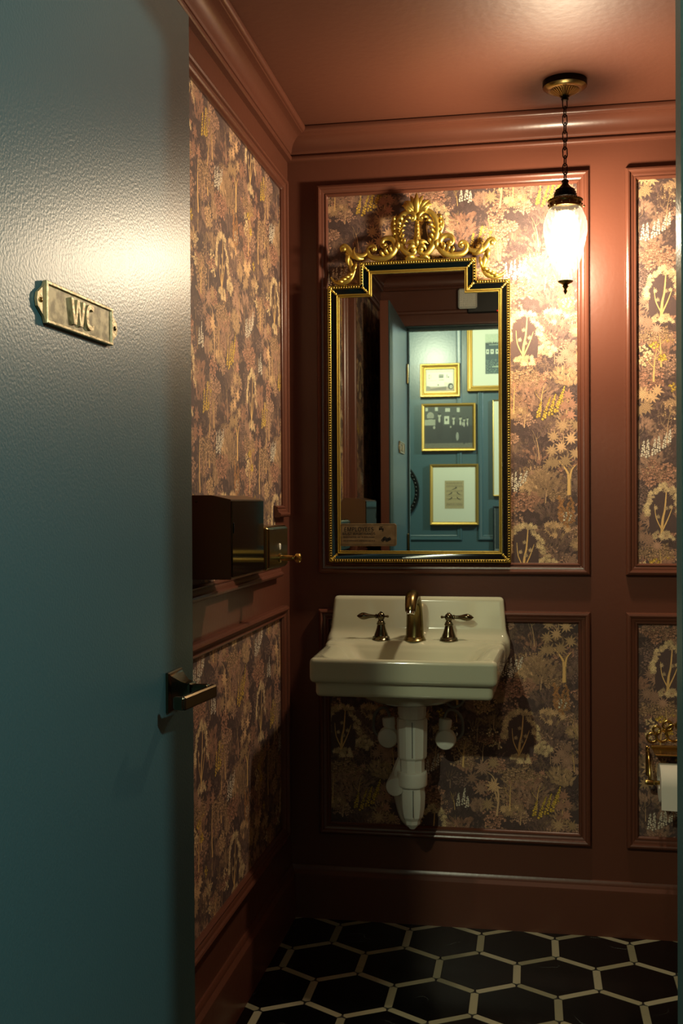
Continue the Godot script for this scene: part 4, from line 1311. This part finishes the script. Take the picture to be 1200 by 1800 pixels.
func surface_net(field: Callable, lo: Vector3, hi: Vector3, cell: float) -> MB:
	var n := Vector3i(((hi - lo) / cell).ceil()) + Vector3i.ONE
	var g := PackedFloat32Array()
	g.resize(n.x * n.y * n.z)
	g.fill(1.0)
	var blk := 6
	for bz in range(0, n.z, blk):
		for by in range(0, n.y, blk):
			for bx in range(0, n.x, blk):
				var c: float = field.call(lo + Vector3(bx + blk / 2.0, by + blk / 2.0, bz + blk / 2.0) * cell)
				var far := absf(c) > cell * blk * 1.35
				for z in range(bz, mini(bz + blk, n.z)):
					for y in range(by, mini(by + blk, n.y)):
						var at := (z * n.y + y) * n.x
						for x in range(bx, mini(bx + blk, n.x)):
							g[at + x] = c if far else field.call(lo + Vector3(x, y, z) * cell)
	var vid := {}
	var pos := PackedVector3Array()
	var nor := PackedVector3Array()
	var e := cell * 0.25
	var sx := 1; var sy := n.x; var sz := n.x * n.y
	for z in n.z - 1:
		for y in n.y - 1:
			var at := (z * n.y + y) * n.x
			for x in n.x - 1:
				var i := at + x
				var neg := 0
				for o: int in [0, sx, sy, sx + sy, sz, sz + sx, sz + sy, sz + sx + sy]:
					if g[i + o] < 0.0: neg += 1
				if neg == 0 or neg == 8: continue
				var s := Vector3.ZERO
				var cnt := 0
				for a in 8:
					for ax in 3:
						if a & (1 << ax): continue
						var b2 := a | (1 << ax)
						var ga := g[i + (a & 1) * sx + ((a >> 1) & 1) * sy + ((a >> 2) & 1) * sz]
						var gb := g[i + (b2 & 1) * sx + ((b2 >> 1) & 1) * sy + ((b2 >> 2) & 1) * sz]
						if (ga < 0.0) == (gb < 0.0): continue
						var p := Vector3(a & 1, (a >> 1) & 1, (a >> 2) & 1)
						p[ax] += ga / (ga - gb)
						s += p
						cnt += 1
				var q := lo + (Vector3(x, y, z) + s / cnt) * cell
				var nn := Vector3.UP
				for it in 2:
					var d: float = field.call(q)
					nn = Vector3(field.call(q + Vector3(e, 0, 0)) - field.call(q - Vector3(e, 0, 0)), field.call(q + Vector3(0, e, 0)) - field.call(q - Vector3(0, e, 0)), field.call(q + Vector3(0, 0, e)) - field.call(q - Vector3(0, 0, e)))
					var gl := nn.length() / (2 * e)
					nn = nn.normalized()
					if it == 0: q -= nn * clampf(d / maxf(gl, 0.3), -cell * 0.6, cell * 0.6)
				vid[i] = pos.size()
				pos.append(q)
				nor.append(nn)
	var m := MB.new()
	for i: int in vid:
		var x: int = i % n.x
		var y: int = (i / n.x) % n.y
		var z: int = i / sz
		for ax in 3:
			var st: int = [sx, sy, sz][ax]
			var s1: int = [sy, sz, sx][ax]
			var s2: int = [sz, sx, sy][ax]
			if [y, z, x][ax] == 0 or [z, x, y][ax] == 0: continue
			var neg := g[i] < 0.0
			if neg == (g[i + st] < 0.0): continue
			if not (vid.has(i - s1) and vid.has(i - s2) and vid.has(i - s1 - s2)): continue
			var q := [vid[i], vid[i - s1], vid[i - s1 - s2], vid[i - s2]]
			if not neg: q.reverse()
			for k in [[0, 1, 2], [0, 2, 3]]:
				for w in k:
					m.v.append(pos[q[w]]); m.n.append(nor[q[w]]); m.t.append(Vector2.ZERO)
	return m

func build_basin() -> void:
	var s := thing("washbasin", "wall-hung off-white porcelain washbasin with a tall splashback under the mirror", "washbasin", Vector3(SINK_X, 0, 0.0015))
	part("basin", surface_net(basin_field, Vector3(-0.275, 0.68, -0.008), Vector3(0.275, 0.99, 0.442), 0.006), M.porcelain, s)
	var b := MB.new()
	b.xf = Transform3D(Basis(), Vector3(0, 0.7715, 0.265))
	b.lathe(P2([0.024, 0, 0.024, 0.002, 0.020, 0.003, 0.014, 0.0015, 0, 0.001]), 28)
	part("drain_ring", b, M.antique_bronze, s)
	for x in [-0.2, 0.2]:
		b = MB.new()
		b.box(Vector3(x, 0.80, 0.004), Vector3(0.05, 0.05, 0.008), 0.002)
		part("wall_bracket", b, M.chrome, s)

func build_faucet() -> void:
	var f := thing("faucet", "antique brass widespread tap set with arched spout and two lever handles", "faucet", Vector3(SINK_X - 0.0015, 0.8555, 0.100))
	var b := MB.new()
	b.lathe(P2([0.0, 0, 0.0315, 0, 0.0325, 0.003, 0.030, 0.006, 0.0305, 0.008, 0.028, 0.0115, 0.0275, 0.014, 0.0, 0.0145]), 36)
	part("spout_base", b, M.antique_brass, f)
	b = MB.new()
	var pts := smooth3(PackedVector3Array([Vector3(0, 0.010, 0), Vector3(0, 0.05, -0.002), Vector3(0, 0.088, 0.004), Vector3(0, 0.118, 0.022), Vector3(0, 0.132, 0.050), Vector3(0, 0.127, 0.082), Vector3(0, 0.107, 0.101), Vector3(0, 0.094, 0.106)]), 6)
	var rr := PackedVector2Array()
	for i in pts.size():
		var k := i / (pts.size() - 1.0)
		rr.append(Vector2(lerpf(0.0265, 0.0148, pow(k, 0.9)), lerpf(0.0265, 0.0140, pow(k, 0.8))))
	b.tube(pts, rr, 28, false, Vector3(0, 0.3, 1))
	part("spout", b, M.antique_brass, f, 60)
	b = MB.new()
	b.xf = Transform3D(Basis(Vector3.RIGHT, -0.35), Vector3(0, 0.0855, 0.108))
	b.lathe(P2([0.0, 0, 0.0095, 0, 0.0115, 0.002, 0.012, 0.010, 0.0, 0.011]), 24)
	part("aerator", b, M.chrome, f)
	for sd in [-1.0, 1.0]:
		var h := Node3D.new()
		h.name = "tap_handle"
		f.add_child(h, true)
		h.position = Vector3(sd * 0.098, 0, 0.0)
		b = MB.new()
		b.lathe(P2([0, 0, 0.0262, 0, 0.0272, 0.003, 0.0245, 0.0065, 0.0250, 0.009, 0.0205, 0.0125, 0.0195, 0.017, 0.0165, 0.024, 0.0128, 0.036, 0.0112, 0.044, 0.0130, 0.046, 0.0132, 0.0485, 0.0112, 0.0500, 0.0118, 0.0525, 0.0095, 0.054, 0.0080, 0.058, 0.0088, 0.061, 0, 0.062]), 32)
		part("bell_base", b, M.antique_bronze, h)
		b = MB.new()
		b.xf = Transform3D(Basis(), Vector3(0, 0.0685, 0))
		b.lathe(P2([0.0, -0.012, 0.007, -0.0105, 0.0105, -0.006, 0.0118, 0, 0.0105, 0.006, 0.007, 0.0098, 0.0042, 0.0112, 0.0036, 0.0135, 0, 0.0142]), 24)
		part("hub", b, M.antique_bronze, h)
		b = MB.new()
		b.xf = Transform3D(Basis(Vector3(0, -sd, 0), Vector3(sd, 0.0, 0), Vector3(0, 0, 1)), Vector3(0, 0.0685, 0))
		b.lathe(P2([0, -0.0235, 0.003, -0.0225, 0.0045, -0.0195, 0.003, -0.017, 0.0028, -0.009, 0.004, 0.010, 0.0068, 0.013, 0.0068, 0.0155, 0.0045, 0.018, 0.0050, 0.026, 0.0062, 0.034, 0.0092, 0.044, 0.0106, 0.051, 0.0098, 0.057, 0.0066, 0.064, 0.0022, 0.069, 0, 0.0715]), 24)
		part("lever", b, M.antique_bronze, h)

func build_plumbing() -> void:
	var p := thing("drain_pipe", "white vinyl-wrapped drain trap hanging under the washbasin", "drain pipe", Vector3(SINK_X - 0.0035, 0, 0.165))
	var b := MB.new()
	b.xf = Transform3D(Basis(), Vector3(0, 0, 0))
	b.lathe(P2([0.035, 0.640, 0.040, 0.655, 0.041, 0.690, 0.038, 0.712, 0.0, 0.714]), 12)
	part("tailpiece", b, M.white_vinyl, p, 20)
	b = MB.new()
	b.lathe(P2([0.0, 0.531, 0.0385, 0.532, 0.0412, 0.537, 0.0438, 0.640, 0.042, 0.645, 0.036, 0.646]), 10)
	part("upper_sleeve", b, M.white_vinyl, p, 20)
	b = MB.new()
	b.lathe(P2([0.0345, 0.455, 0.0350, 0.534, 0.0, 0.535]), 10)
	b.tube(PackedVector3Array([Vector3(-0.022, 0.528, -0.01), Vector3(-0.034, 0.490, -0.012), Vector3(-0.038, 0.455, -0.012)]), PackedVector2Array([Vector2(0.012, 0.02), Vector2(0.018, 0.024), Vector2(0.016, 0.022)]), 8)
	part("middle_sleeve", b, M.white_vinyl, p, 20)
	b = MB.new()
	b.lathe(P2([0.0, 0.452, 0.0395, 0.453, 0.0425, 0.458, 0.0435, 0.488, 0.041, 0.494, 0.034, 0.495]), 20)
	part("collar", b, M.white_vinyl, p, 30)
	b = MB.new()
	b.xf = Transform3D(Basis(Vector3(1, 0, 0), Vector3(0, 0, 1), Vector3(0, -1, 0)), Vector3(-0.047, 0.452, -0.150))
	b.lathe(P2([0, 0, 0.026, 0.0, 0.0275, 0.10, 0.0275, 0.165, 0.0245, 0.172, 0, 0.173]), 20)
	part("trap_arm", b, M.white_vinyl, p, 30)
	b = MB.new()
	b.lathe(P2([0.0, 0.330, 0.008, 0.331, 0.0215, 0.346, 0.0225, 0.356, 0.0295, 0.366, 0.0350, 0.395, 0.0365, 0.428, 0.0335, 0.455, 0, 0.456]), 8)
	part("trap_cover", b, M.white_vinyl, p, 15)
	b = MB.new()
	b.tube(smooth3(PackedVector3Array([Vector3(0, 0.37, -0.01), Vector3(-0.01, 0.345, -0.045), Vector3(-0.03, 0.36, -0.085), Vector3(-0.045, 0.42, -0.10), Vector3(-0.047, 0.452, -0.115)]), 5), PackedVector2Array([Vector2(0.024, 0.024)]), 12)
	part("return_bend", b, M.white_vinyl, p, 40)
	b = MB.new()
	b.box(Vector3(0.005, 0.59, 0.0425), Vector3(0.0016, 0.10, 0.002))
	part("seam", b, M.grout, p)
	b = MB.new()
	b.box(Vector3(0.006, 0.41, 0.0345), Vector3(0.0014, 0.075, 0.004))
	part("seam", b, M.grout, p)
	for sd in [-1.0, 1.0]:
		var v := thing("supply_valve", "white covered water valve left of the drain pipe" if sd < 0 else "white covered water valve right of the drain pipe", "valve", Vector3(SINK_X + (-0.083 if sd < 0 else 0.084), 0.569, 0.0015), 0.0, "covered water valves under the washbasin")
		b = MB.new()
		b.xf = Transform3D(Basis(Vector3.RIGHT, PI / 2), Vector3(0, 0, 0))
		b.lathe(P2([0.011, 0, 0.011, 0.05, 0.026, 0.058, 0.0305, 0.068, 0.0305, 0.084, 0.027, 0.094, 0.014, 0.100, 0, 0.101]), 28)
		part("knob_cover", b, M.white_vinyl, v, 40)
		b = MB.new()
		b.xf = Transform3D(Basis(Vector3(0, 0, 1), -0.12 * sd), Vector3(-0.004 * sd, 0.022, 0.072))
		b.lathe(P2([0.0165, 0, 0.0165, 0.010, 0.0190, 0.014, 0.0190, 0.032, 0.0165, 0.036, 0.0, 0.037]), 20)
		part("neck_cover", b, M.white_vinyl, v, 40)
		b = MB.new()
		b.box(Vector3(0.032 * -sd * -1.0, 0.014, 0.07), Vector3(0.006, 0.012, 0.012), 0.002)
		part("valve_stem", b, M.chrome, v)
		b = MB.new()
		var hose := smooth3(PackedVector3Array([Vector3(-0.004 * sd, 0.058, 0.072), Vector3(0.006 * sd, 0.080, 0.064), Vector3(0.028 * sd, 0.078, 0.055), Vector3(0.046 * sd, 0.052, 0.045), Vector3(0.046 * sd, 0.010, 0.042), Vector3(0.026 * sd, -0.012, 0.04)]), 6)
		b.tube(hose, PackedVector2Array([Vector2(0.0045, 0.0045)]), 8)
		part("hose", b, M.grey_hose, v, 60)
		b = MB.new()
		var cx := (0.026 if sd > 0 else -0.009)
		var loop := PackedVector3Array()
		for k in 15:
			var a := PI * k / 14.0
			loop.append(Vector3(cx + cos(a) * 0.033, 0.143 - sin(a) * (0.047 if sd > 0 else 0.036) + (0.03 if k == 0 or k == 14 else 0.0), 0.10 - 0.02 * k / 14.0))
		b.tube(loop, PackedVector2Array([Vector2(0.004, 0.004)]), 8)
		part("hose_loop", b, M.grey_hose, v, 60)

# ------------------------------------------------------------------ wall fittings on the left wall
func build_dispensers() -> void:
	var t := thing("towel_dispenser", "dark bronze paper towel dispenser on the left wall beside the door edge", "dispenser", Vector3(0.0016, 1.098, 0.93), PI / 2)
	# local x runs towards the corner (-z), z leaves the wall
	var L := 0.262
	var b := MB.new()
	var side := P2([0, 0, 0.118, 0, 0.118, 0.164, 0.078, 0.173, 0.036, 0.173, 0.0, 0.112])        # depth, height
	b.xf = Transform3D(Basis(Vector3(0, 0, 1), Vector3(0, 1, 0), Vector3(-1, 0, 0)), Vector3(L / 2, 0, 0))
	b.slab(side, 0.0, L, 0.002)
	part("body", b, M.dark_bronze, t, 20)
	b = MB.new()
	b.box(Vector3(0, 0.083, 0.1195), Vector3(L - 0.004, 0.156, 0.004), 0.0012)
	part("front_door", b, M.dark_mirror_bronze, t)
	b = MB.new()
	b.box(Vector3(0, 0.004, 0.06), Vector3(L - 0.02, 0.010, 0.09), 0.002)
	part("bottom_slot", b, M.dark_hole, t)
	b = MB.new()
	b.box(Vector3(-0.122, 0.105, 0.122), Vector3(0.004, 0.022, 0.002), 0.0008)
	part("sight_slot", b, M.black_bronze, t)
	for x in [-0.1335, ]:
		b = MB.new()
		b.xf = Transform3D(Basis(Vector3(0, 0, 1), PI / 2), Vector3(x + 0.0025, 0.160, 0.045))
		b.lathe(P2([0.003, 0, 0.003, 0.001, 0, 0.0018]), 10)
		part("rivet", b, M.antique_bronze, t)
	var s := thing("soap_dispenser", "brass horizontal soap dispenser next to the corner on the left wall", "dispenser", Vector3(0.0016, 1.088, 0.523), PI / 2)
	b = MB.new()
	b.box(Vector3(0, 0.054, 0.044), Vector3(0.213, 0.108, 0.088), 0.006)
	part("tank", b, M.antique_brass, s, 50)
	b = MB.new()
	b.box(Vector3(0.0, 0.0545, 0.089), Vector3(0.196, 0.094, 0.003), 0.0014)
	part("front_plate", b, M.antique_brass, s, 50)
	b = MB.new()
	b.xf = Transform3D(Basis(Vector3.RIGHT, PI / 2), Vector3(0.008, 0.055, 0.090))
	b.lathe(P2([0.0085, 0, 0.0085, 0.0018, 0.0065, 0.003, 0, 0.003]), 24)
	part("key_lock", b, M.white_plastic, s)
	b = MB.new()
	b.box(Vector3(0.008, 0.055, 0.0932), Vector3(0.0022, 0.008, 0.0008))
	part("keyhole", b, M.dark_hole, s)
	b = MB.new()
	b.xf = Transform3D(Basis(Vector3.RIGHT, PI / 2), Vector3(0.010, 0.026, 0.090))
	b.lathe(P2([0.0125, 0, 0.0125, 0.003, 0.0078, 0.005, 0.0074, 0.033, 0.006, 0.036, 0.006, 0.040, 0.0105, 0.042, 0.0118, 0.045, 0.0118, 0.052, 0.009, 0.055, 0, 0.0555]), 24)
	part("push_valve", b, M.polished_brass, s, 40)

func build_paper_holder() -> void:
	var h := thing("paper_holder", "ornate brass toilet roll holder with a pierced scroll plate on the right panel", "roll holder", Vector3(1.122, 0.465, 0.0015))
	var b := MB.new()
	b.box(Vector3(0, 0.085, 0.005), Vector3(0.130, 0.012, 0.008), 0.003)
	for q in [[-0.062, 0.112, 0.013], [0.062, 0.112, 0.013], [-0.034, 0.118, 0.016], [0.034, 0.118, 0.016], [0.0, 0.128, 0.024], [-0.018, 0.148, 0.013], [0.018, 0.148, 0.013], [-0.048, 0.135, 0.010], [0.048, 0.135, 0.010]]:
		var pts := PackedVector3Array()
		for k in 18: pts.append(Vector3(q[0] + cos(TAU * k / 18) * q[2], q[1] + sin(TAU * k / 18) * q[2], 0.006))
		b.tube(pts, PackedVector2Array([Vector2(0.0032, 0.0032)]), 8, true, Vector3(0, 0, 1))
	part("scroll_plate", b, M.polished_brass, h, 60)
	b = MB.new()
	b.box(Vector3(0, 0.080, 0.045), Vector3(0.122, 0.004, 0.080), 0.0015)
	part("hood", b, M.polished_brass, h)
	for sd in [-1.0, 1.0]:
		b = MB.new()
		var x: float = sd * 0.074
		b.box(Vector3(x, 0.045, 0.006), Vector3(0.010, 0.085, 0.009), 0.003)
		b.tube(smooth3(PackedVector3Array([Vector3(x, 0.075, 0.008), Vector3(x, 0.072, 0.03), Vector3(x, 0.055, 0.052), Vector3(x, 0.020, 0.070), Vector3(x, 0.0, 0.072)]), 5), PackedVector2Array([Vector2(0.0045, 0.0045)]), 10)
		b.xf = Transform3D(Basis(Vector3(0, -1, 0), Vector3(1, 0, 0), Vector3(0, 0, 1)), Vector3(x - 0.014, 0.0, 0.072))
		b.lathe(P2([0, 0, 0.006, 0.001, 0.0075, 0.006, 0.0075, 0.022, 0.006, 0.027, 0, 0.028]), 16)
		b.xf = Transform3D()
		part("arm", b, M.polished_brass, h, 50)
	b = MB.new()
	b.xf = Transform3D(Basis(Vector3(0, -1, 0), Vector3(1, 0, 0), Vector3(0, 0, 1)), Vector3(-0.072, 0, 0.072))
	b.lathe(P2([0.006, 0, 0.006, 0.144]), 12)
	part("roller", b, M.polished_brass, h)
	var r := thing("toilet_roll", "white toilet paper roll hanging from the brass holder", "toilet roll", Vector3(1.123, 0.465, 0.0735))
	b = MB.new()
	b.xf = Transform3D(Basis(Vector3(0, -1, 0), Vector3(1, 0, 0), Vector3(0, 0, 1)), Vector3(-0.05, 0, 0))
	b.lathe(P2([0.020, 0.0, 0.052, 0.0, 0.054, 0.002, 0.054, 0.098, 0.052, 0.1, 0.020, 0.1, 0.020, 0.0]), 48)
	part("paper", b, M.paper_roll, r, 40)
	b = MB.new()
	var sheet := P2([0.0, 0.0, 0.1, 0.0, 0.1, 0.058, 0.0, 0.058])
	b.xf = Transform3D(Basis(), Vector3(-0.05, -0.066, 0.0535))
	b.slab(P2([0.0, 0.004, 0.1, 0.0, 0.1, 0.066, 0.0, 0.066]), 0.0, 0.0006)
	part("loose_sheet", b, M.paper_roll, r)

func build_emergency_light() -> void:
	var e := thing("emergency_light", "dark emergency light with a square ribbed lens over the doorway, seen in the mirror", "emergency light", Vector3(0.505, 2.16, WF - 0.0015), PI)
	# local x is -world x, z leaves the wall
	var b := MB.new()
	b.box(Vector3(-0.02, 0.055, 0.022), Vector3(0.20, 0.11, 0.044), 0.004)
	part("housing", b, M.dark_plastic, e)
	b = MB.new()
	b.box(Vector3(0.078, 0.066, 0.056), Vector3(0.090, 0.096, 0.024), 0.008)
	part("lamp_head", b, M.white_plastic, e)
	b = MB.new()
	for i in 9:
		for j in 9:
			b.ball(Vector3(0.078 + (i - 4) * 0.0092, 0.066 + (j - 4) * 0.0098, 0.068), Vector3(0.0042, 0.0045, 0.004), 6, 4)
	part("ribbed_lens", b, M.white_plastic, e, 60)
	b = MB.new()
	b.ball(Vector3(-0.063, 0.006, 0.045), Vector3(0.003, 0.003, 0.002), 8, 5)
	part("indicator_light", b, M.indicator, e)

# ------------------------------------------------------------------ hallway pictures (seen in the mirror)
func picture(label: String, x0: float, y0: float, x1: float, y1: float, prof: Array, gilt: Material, margin: float, art: Material, art_rect: Array, depth: float) -> Node3D:
	var c := Vector3((x0 + x1) / 2, (y0 + y1) / 2, HZ - 0.0125)
	var p := thing("picture", label, "picture", c, PI, "framed pictures on the hallway wall")
	var w := (x1 - x0) / 2; var h := (y1 - y0) / 2
	var b := MB.new()
	b.mould(rect(-w, -h, w, h), P2(prof))
	part("frame", b, gilt, p, 30)
	b = MB.new()
	b.box(Vector3(0, 0, depth * 0.3), Vector3(2 * (w - margin * 0.5), 2 * (h - margin * 0.5), 0.004))
	part("mount", b, M.mat_board, p)
	if art:
		# art_rect in world x, y
		b = MB.new()
		var ax0: float = c.x - art_rect[0]; var ax1: float = c.x - art_rect[2]           # local x is -world x
		var ay0: float = art_rect[1] - c.y; var ay1: float = art_rect[3] - c.y
		var z := depth * 0.3 + 0.0025
		b.quad(Vector3(ax1, ay0, z), Vector3(ax0, ay0, z), Vector3(ax0, ay1, z), Vector3(ax1, ay1, z), Vector2(1, 1), Vector2(0, 1), Vector2(0, 0), Vector2(1, 0))
		part("print", b, art, p)
	return p

func build_pictures() -> void:
	var thick := [0, 0, 0, 0.022, 0.004, 0.028, 0.010, 0.027, 0.014, 0.018, 0.024, 0.014, 0.028, 0.019, 0.034, 0.018, 0.038, 0.008, 0.038, 0.0]
	var slim := [0, 0, 0, 0.016, 0.003, 0.020, 0.010, 0.019, 0.016, 0.015, 0.020, 0.010, 0.022, 0.006, 0.022, 0.0]
	var G: Material = M.frame_gilt
	picture("small thick gilt frame with an old photograph of a pale van", 0.002, 1.946, 0.264, 2.166, thick, G, 0.034, print_mat("van_photo", van_print()), [0.042, 1.986, 0.224, 2.126], 0.02)
	picture("gilt frame with a dark group photograph of people indoors", 0.009, 1.589, 0.366, 1.903, slim, G, 0.02, print_mat("group_photo", group_print()), [0.030, 1.610, 0.345, 1.882], 0.02)
	picture("gilt frame with a small shoe advertisement in a wide cream mount", 0.063, 1.101, 0.383, 1.503, slim, G, 0.02, print_mat("shoe_advert", shoes_print()), [0.161, 1.209, 0.287, 1.394], 0.02)
	picture("largest gilt frame, with a landscape photograph in a wide mount", 0.310, 1.977, 0.75, 2.46, thick, G, 0.034, print_mat("landscape_photo", landscape_print()), [0.43, 2.09, 0.63, 2.35], 0.02)
	picture("tall narrow-edged gilt frame cut off by the mirror's right edge", 0.475, 1.290, 0.80, 1.919, [0, 0, 0, 0.012, 0.003, 0.015, 0.007, 0.013, 0.009, 0.0], G, 0.01, null, [], 0.016)
	picture("small dark frame low on the hallway wall near the mirror's right edge", 0.476, 0.930, 0.70, 1.225, [0, 0, 0, 0.012, 0.004, 0.015, 0.010, 0.012, 0.013, 0.0], M.dark_plastic, 0.012, print_mat("dark_print", dark_print()), [0.489, 0.943, 0.687, 1.212], 0.016)
	# oval mirror with a dark carved rim, mostly hidden by the open door
	var o := thing("oval_mirror", "oval mirror with a dark carved rim half hidden behind the open door", "mirror", Vector3(-0.16, 1.325, HZ - 0.0015), PI)
	var path := PackedVector2Array()
	for k in 48: path.append(Vector2(cos(TAU * k / 48) * 0.152, sin(TAU * k / 48) * 0.190))
	var b := MB.new()
	b.mould(path, P2([0, 0, 0, 0.012, 0.003, 0.018, 0.008, 0.018, 0.012, 0.012, 0.030, 0.010, 0.034, 0.0]))
	part("rim", b, M.dark_silver, o, 40)
	b = MB.new()
	for k in 40:
		var a := TAU * k / 40
		b.ball(Vector3(cos(a) * 0.131, sin(a) * 0.168, 0.012), Vector3(0.008, 0.009, 0.006), 7, 5)
	part("carved_border", b, M.dark_silver, o, 60)
	b = MB.new()
	var inner := PackedVector2Array()
	for q in path: inner.append(q * 0.80)
	b.slab(inner, 0.001, 0.008)
	part("mirror_glass", b, M.silvered_glass, o)

func dark_print() -> Image:
	var im := Image.create(64, 86, false, Image.FORMAT_RGB8)
	im.fill(Color(0.10, 0.15, 0.16))
	return im

# ------------------------------------------------------------------ scene
const PENDANT := 0.74
const HALL_A := 2.1
const HALL_B := 3.8

func _ready() -> void:
	var cam := Camera3D.new()
	cam.name = "camera"
	cam.position = Vector3(0.724, 1.255, 3.17)
	cam.rotation_order = EULER_ORDER_YXZ
	cam.rotation_degrees = Vector3(-0.52, 10.07, -0.30)
	cam.fov = rad_to_deg(2.0 * atan(900.0 / 1880.0))
	cam.near = 0.02
	cam.far = 50.0
	add_child(cam)
	cam.current = true
	var env := Environment.new()
	env.background_mode = Environment.BG_COLOR
	env.background_color = Color(0, 0, 0)
	env.tonemap_mode = Environment.TONE_MAPPER_LINEAR
	env.tonemap_exposure = 1.14
	env.sdfgi_enabled = true
	env.ssao_enabled = true
	env.ssil_enabled = true
	var we := WorldEnvironment.new()
	we.name = "environment"
	we.environment = env
	add_child(we)
	var t0 := Time.get_ticks_msec()
	make_materials()
	print("materials ", Time.get_ticks_msec() - t0)
	hall_globe(Vector3(0.020, 2.32, 3.03), HALL_A, Color(0.97, 0.985, 0.83), "white globe lamp hanging in the hallway left of the doorway")
	hall_globe(Vector3(1.60, 2.20, 3.02), HALL_B, Color(0.93, 1.0, 0.96), "white globe lamp hanging in the hallway right of the doorway")
	build_shell()
	var door := build_door()
	build_mirror()
	build_pendant()
	print("mirror ", Time.get_ticks_msec() - t0)
	build_basin()
	print("basin ", Time.get_ticks_msec() - t0)
	build_faucet()
	build_plumbing()
	build_dispensers()
	build_door_sign(door)
	build_wash_sign()
	build_paper_holder()
	build_pictures()
	build_emergency_light()
	print("done ", Time.get_ticks_msec() - t0)
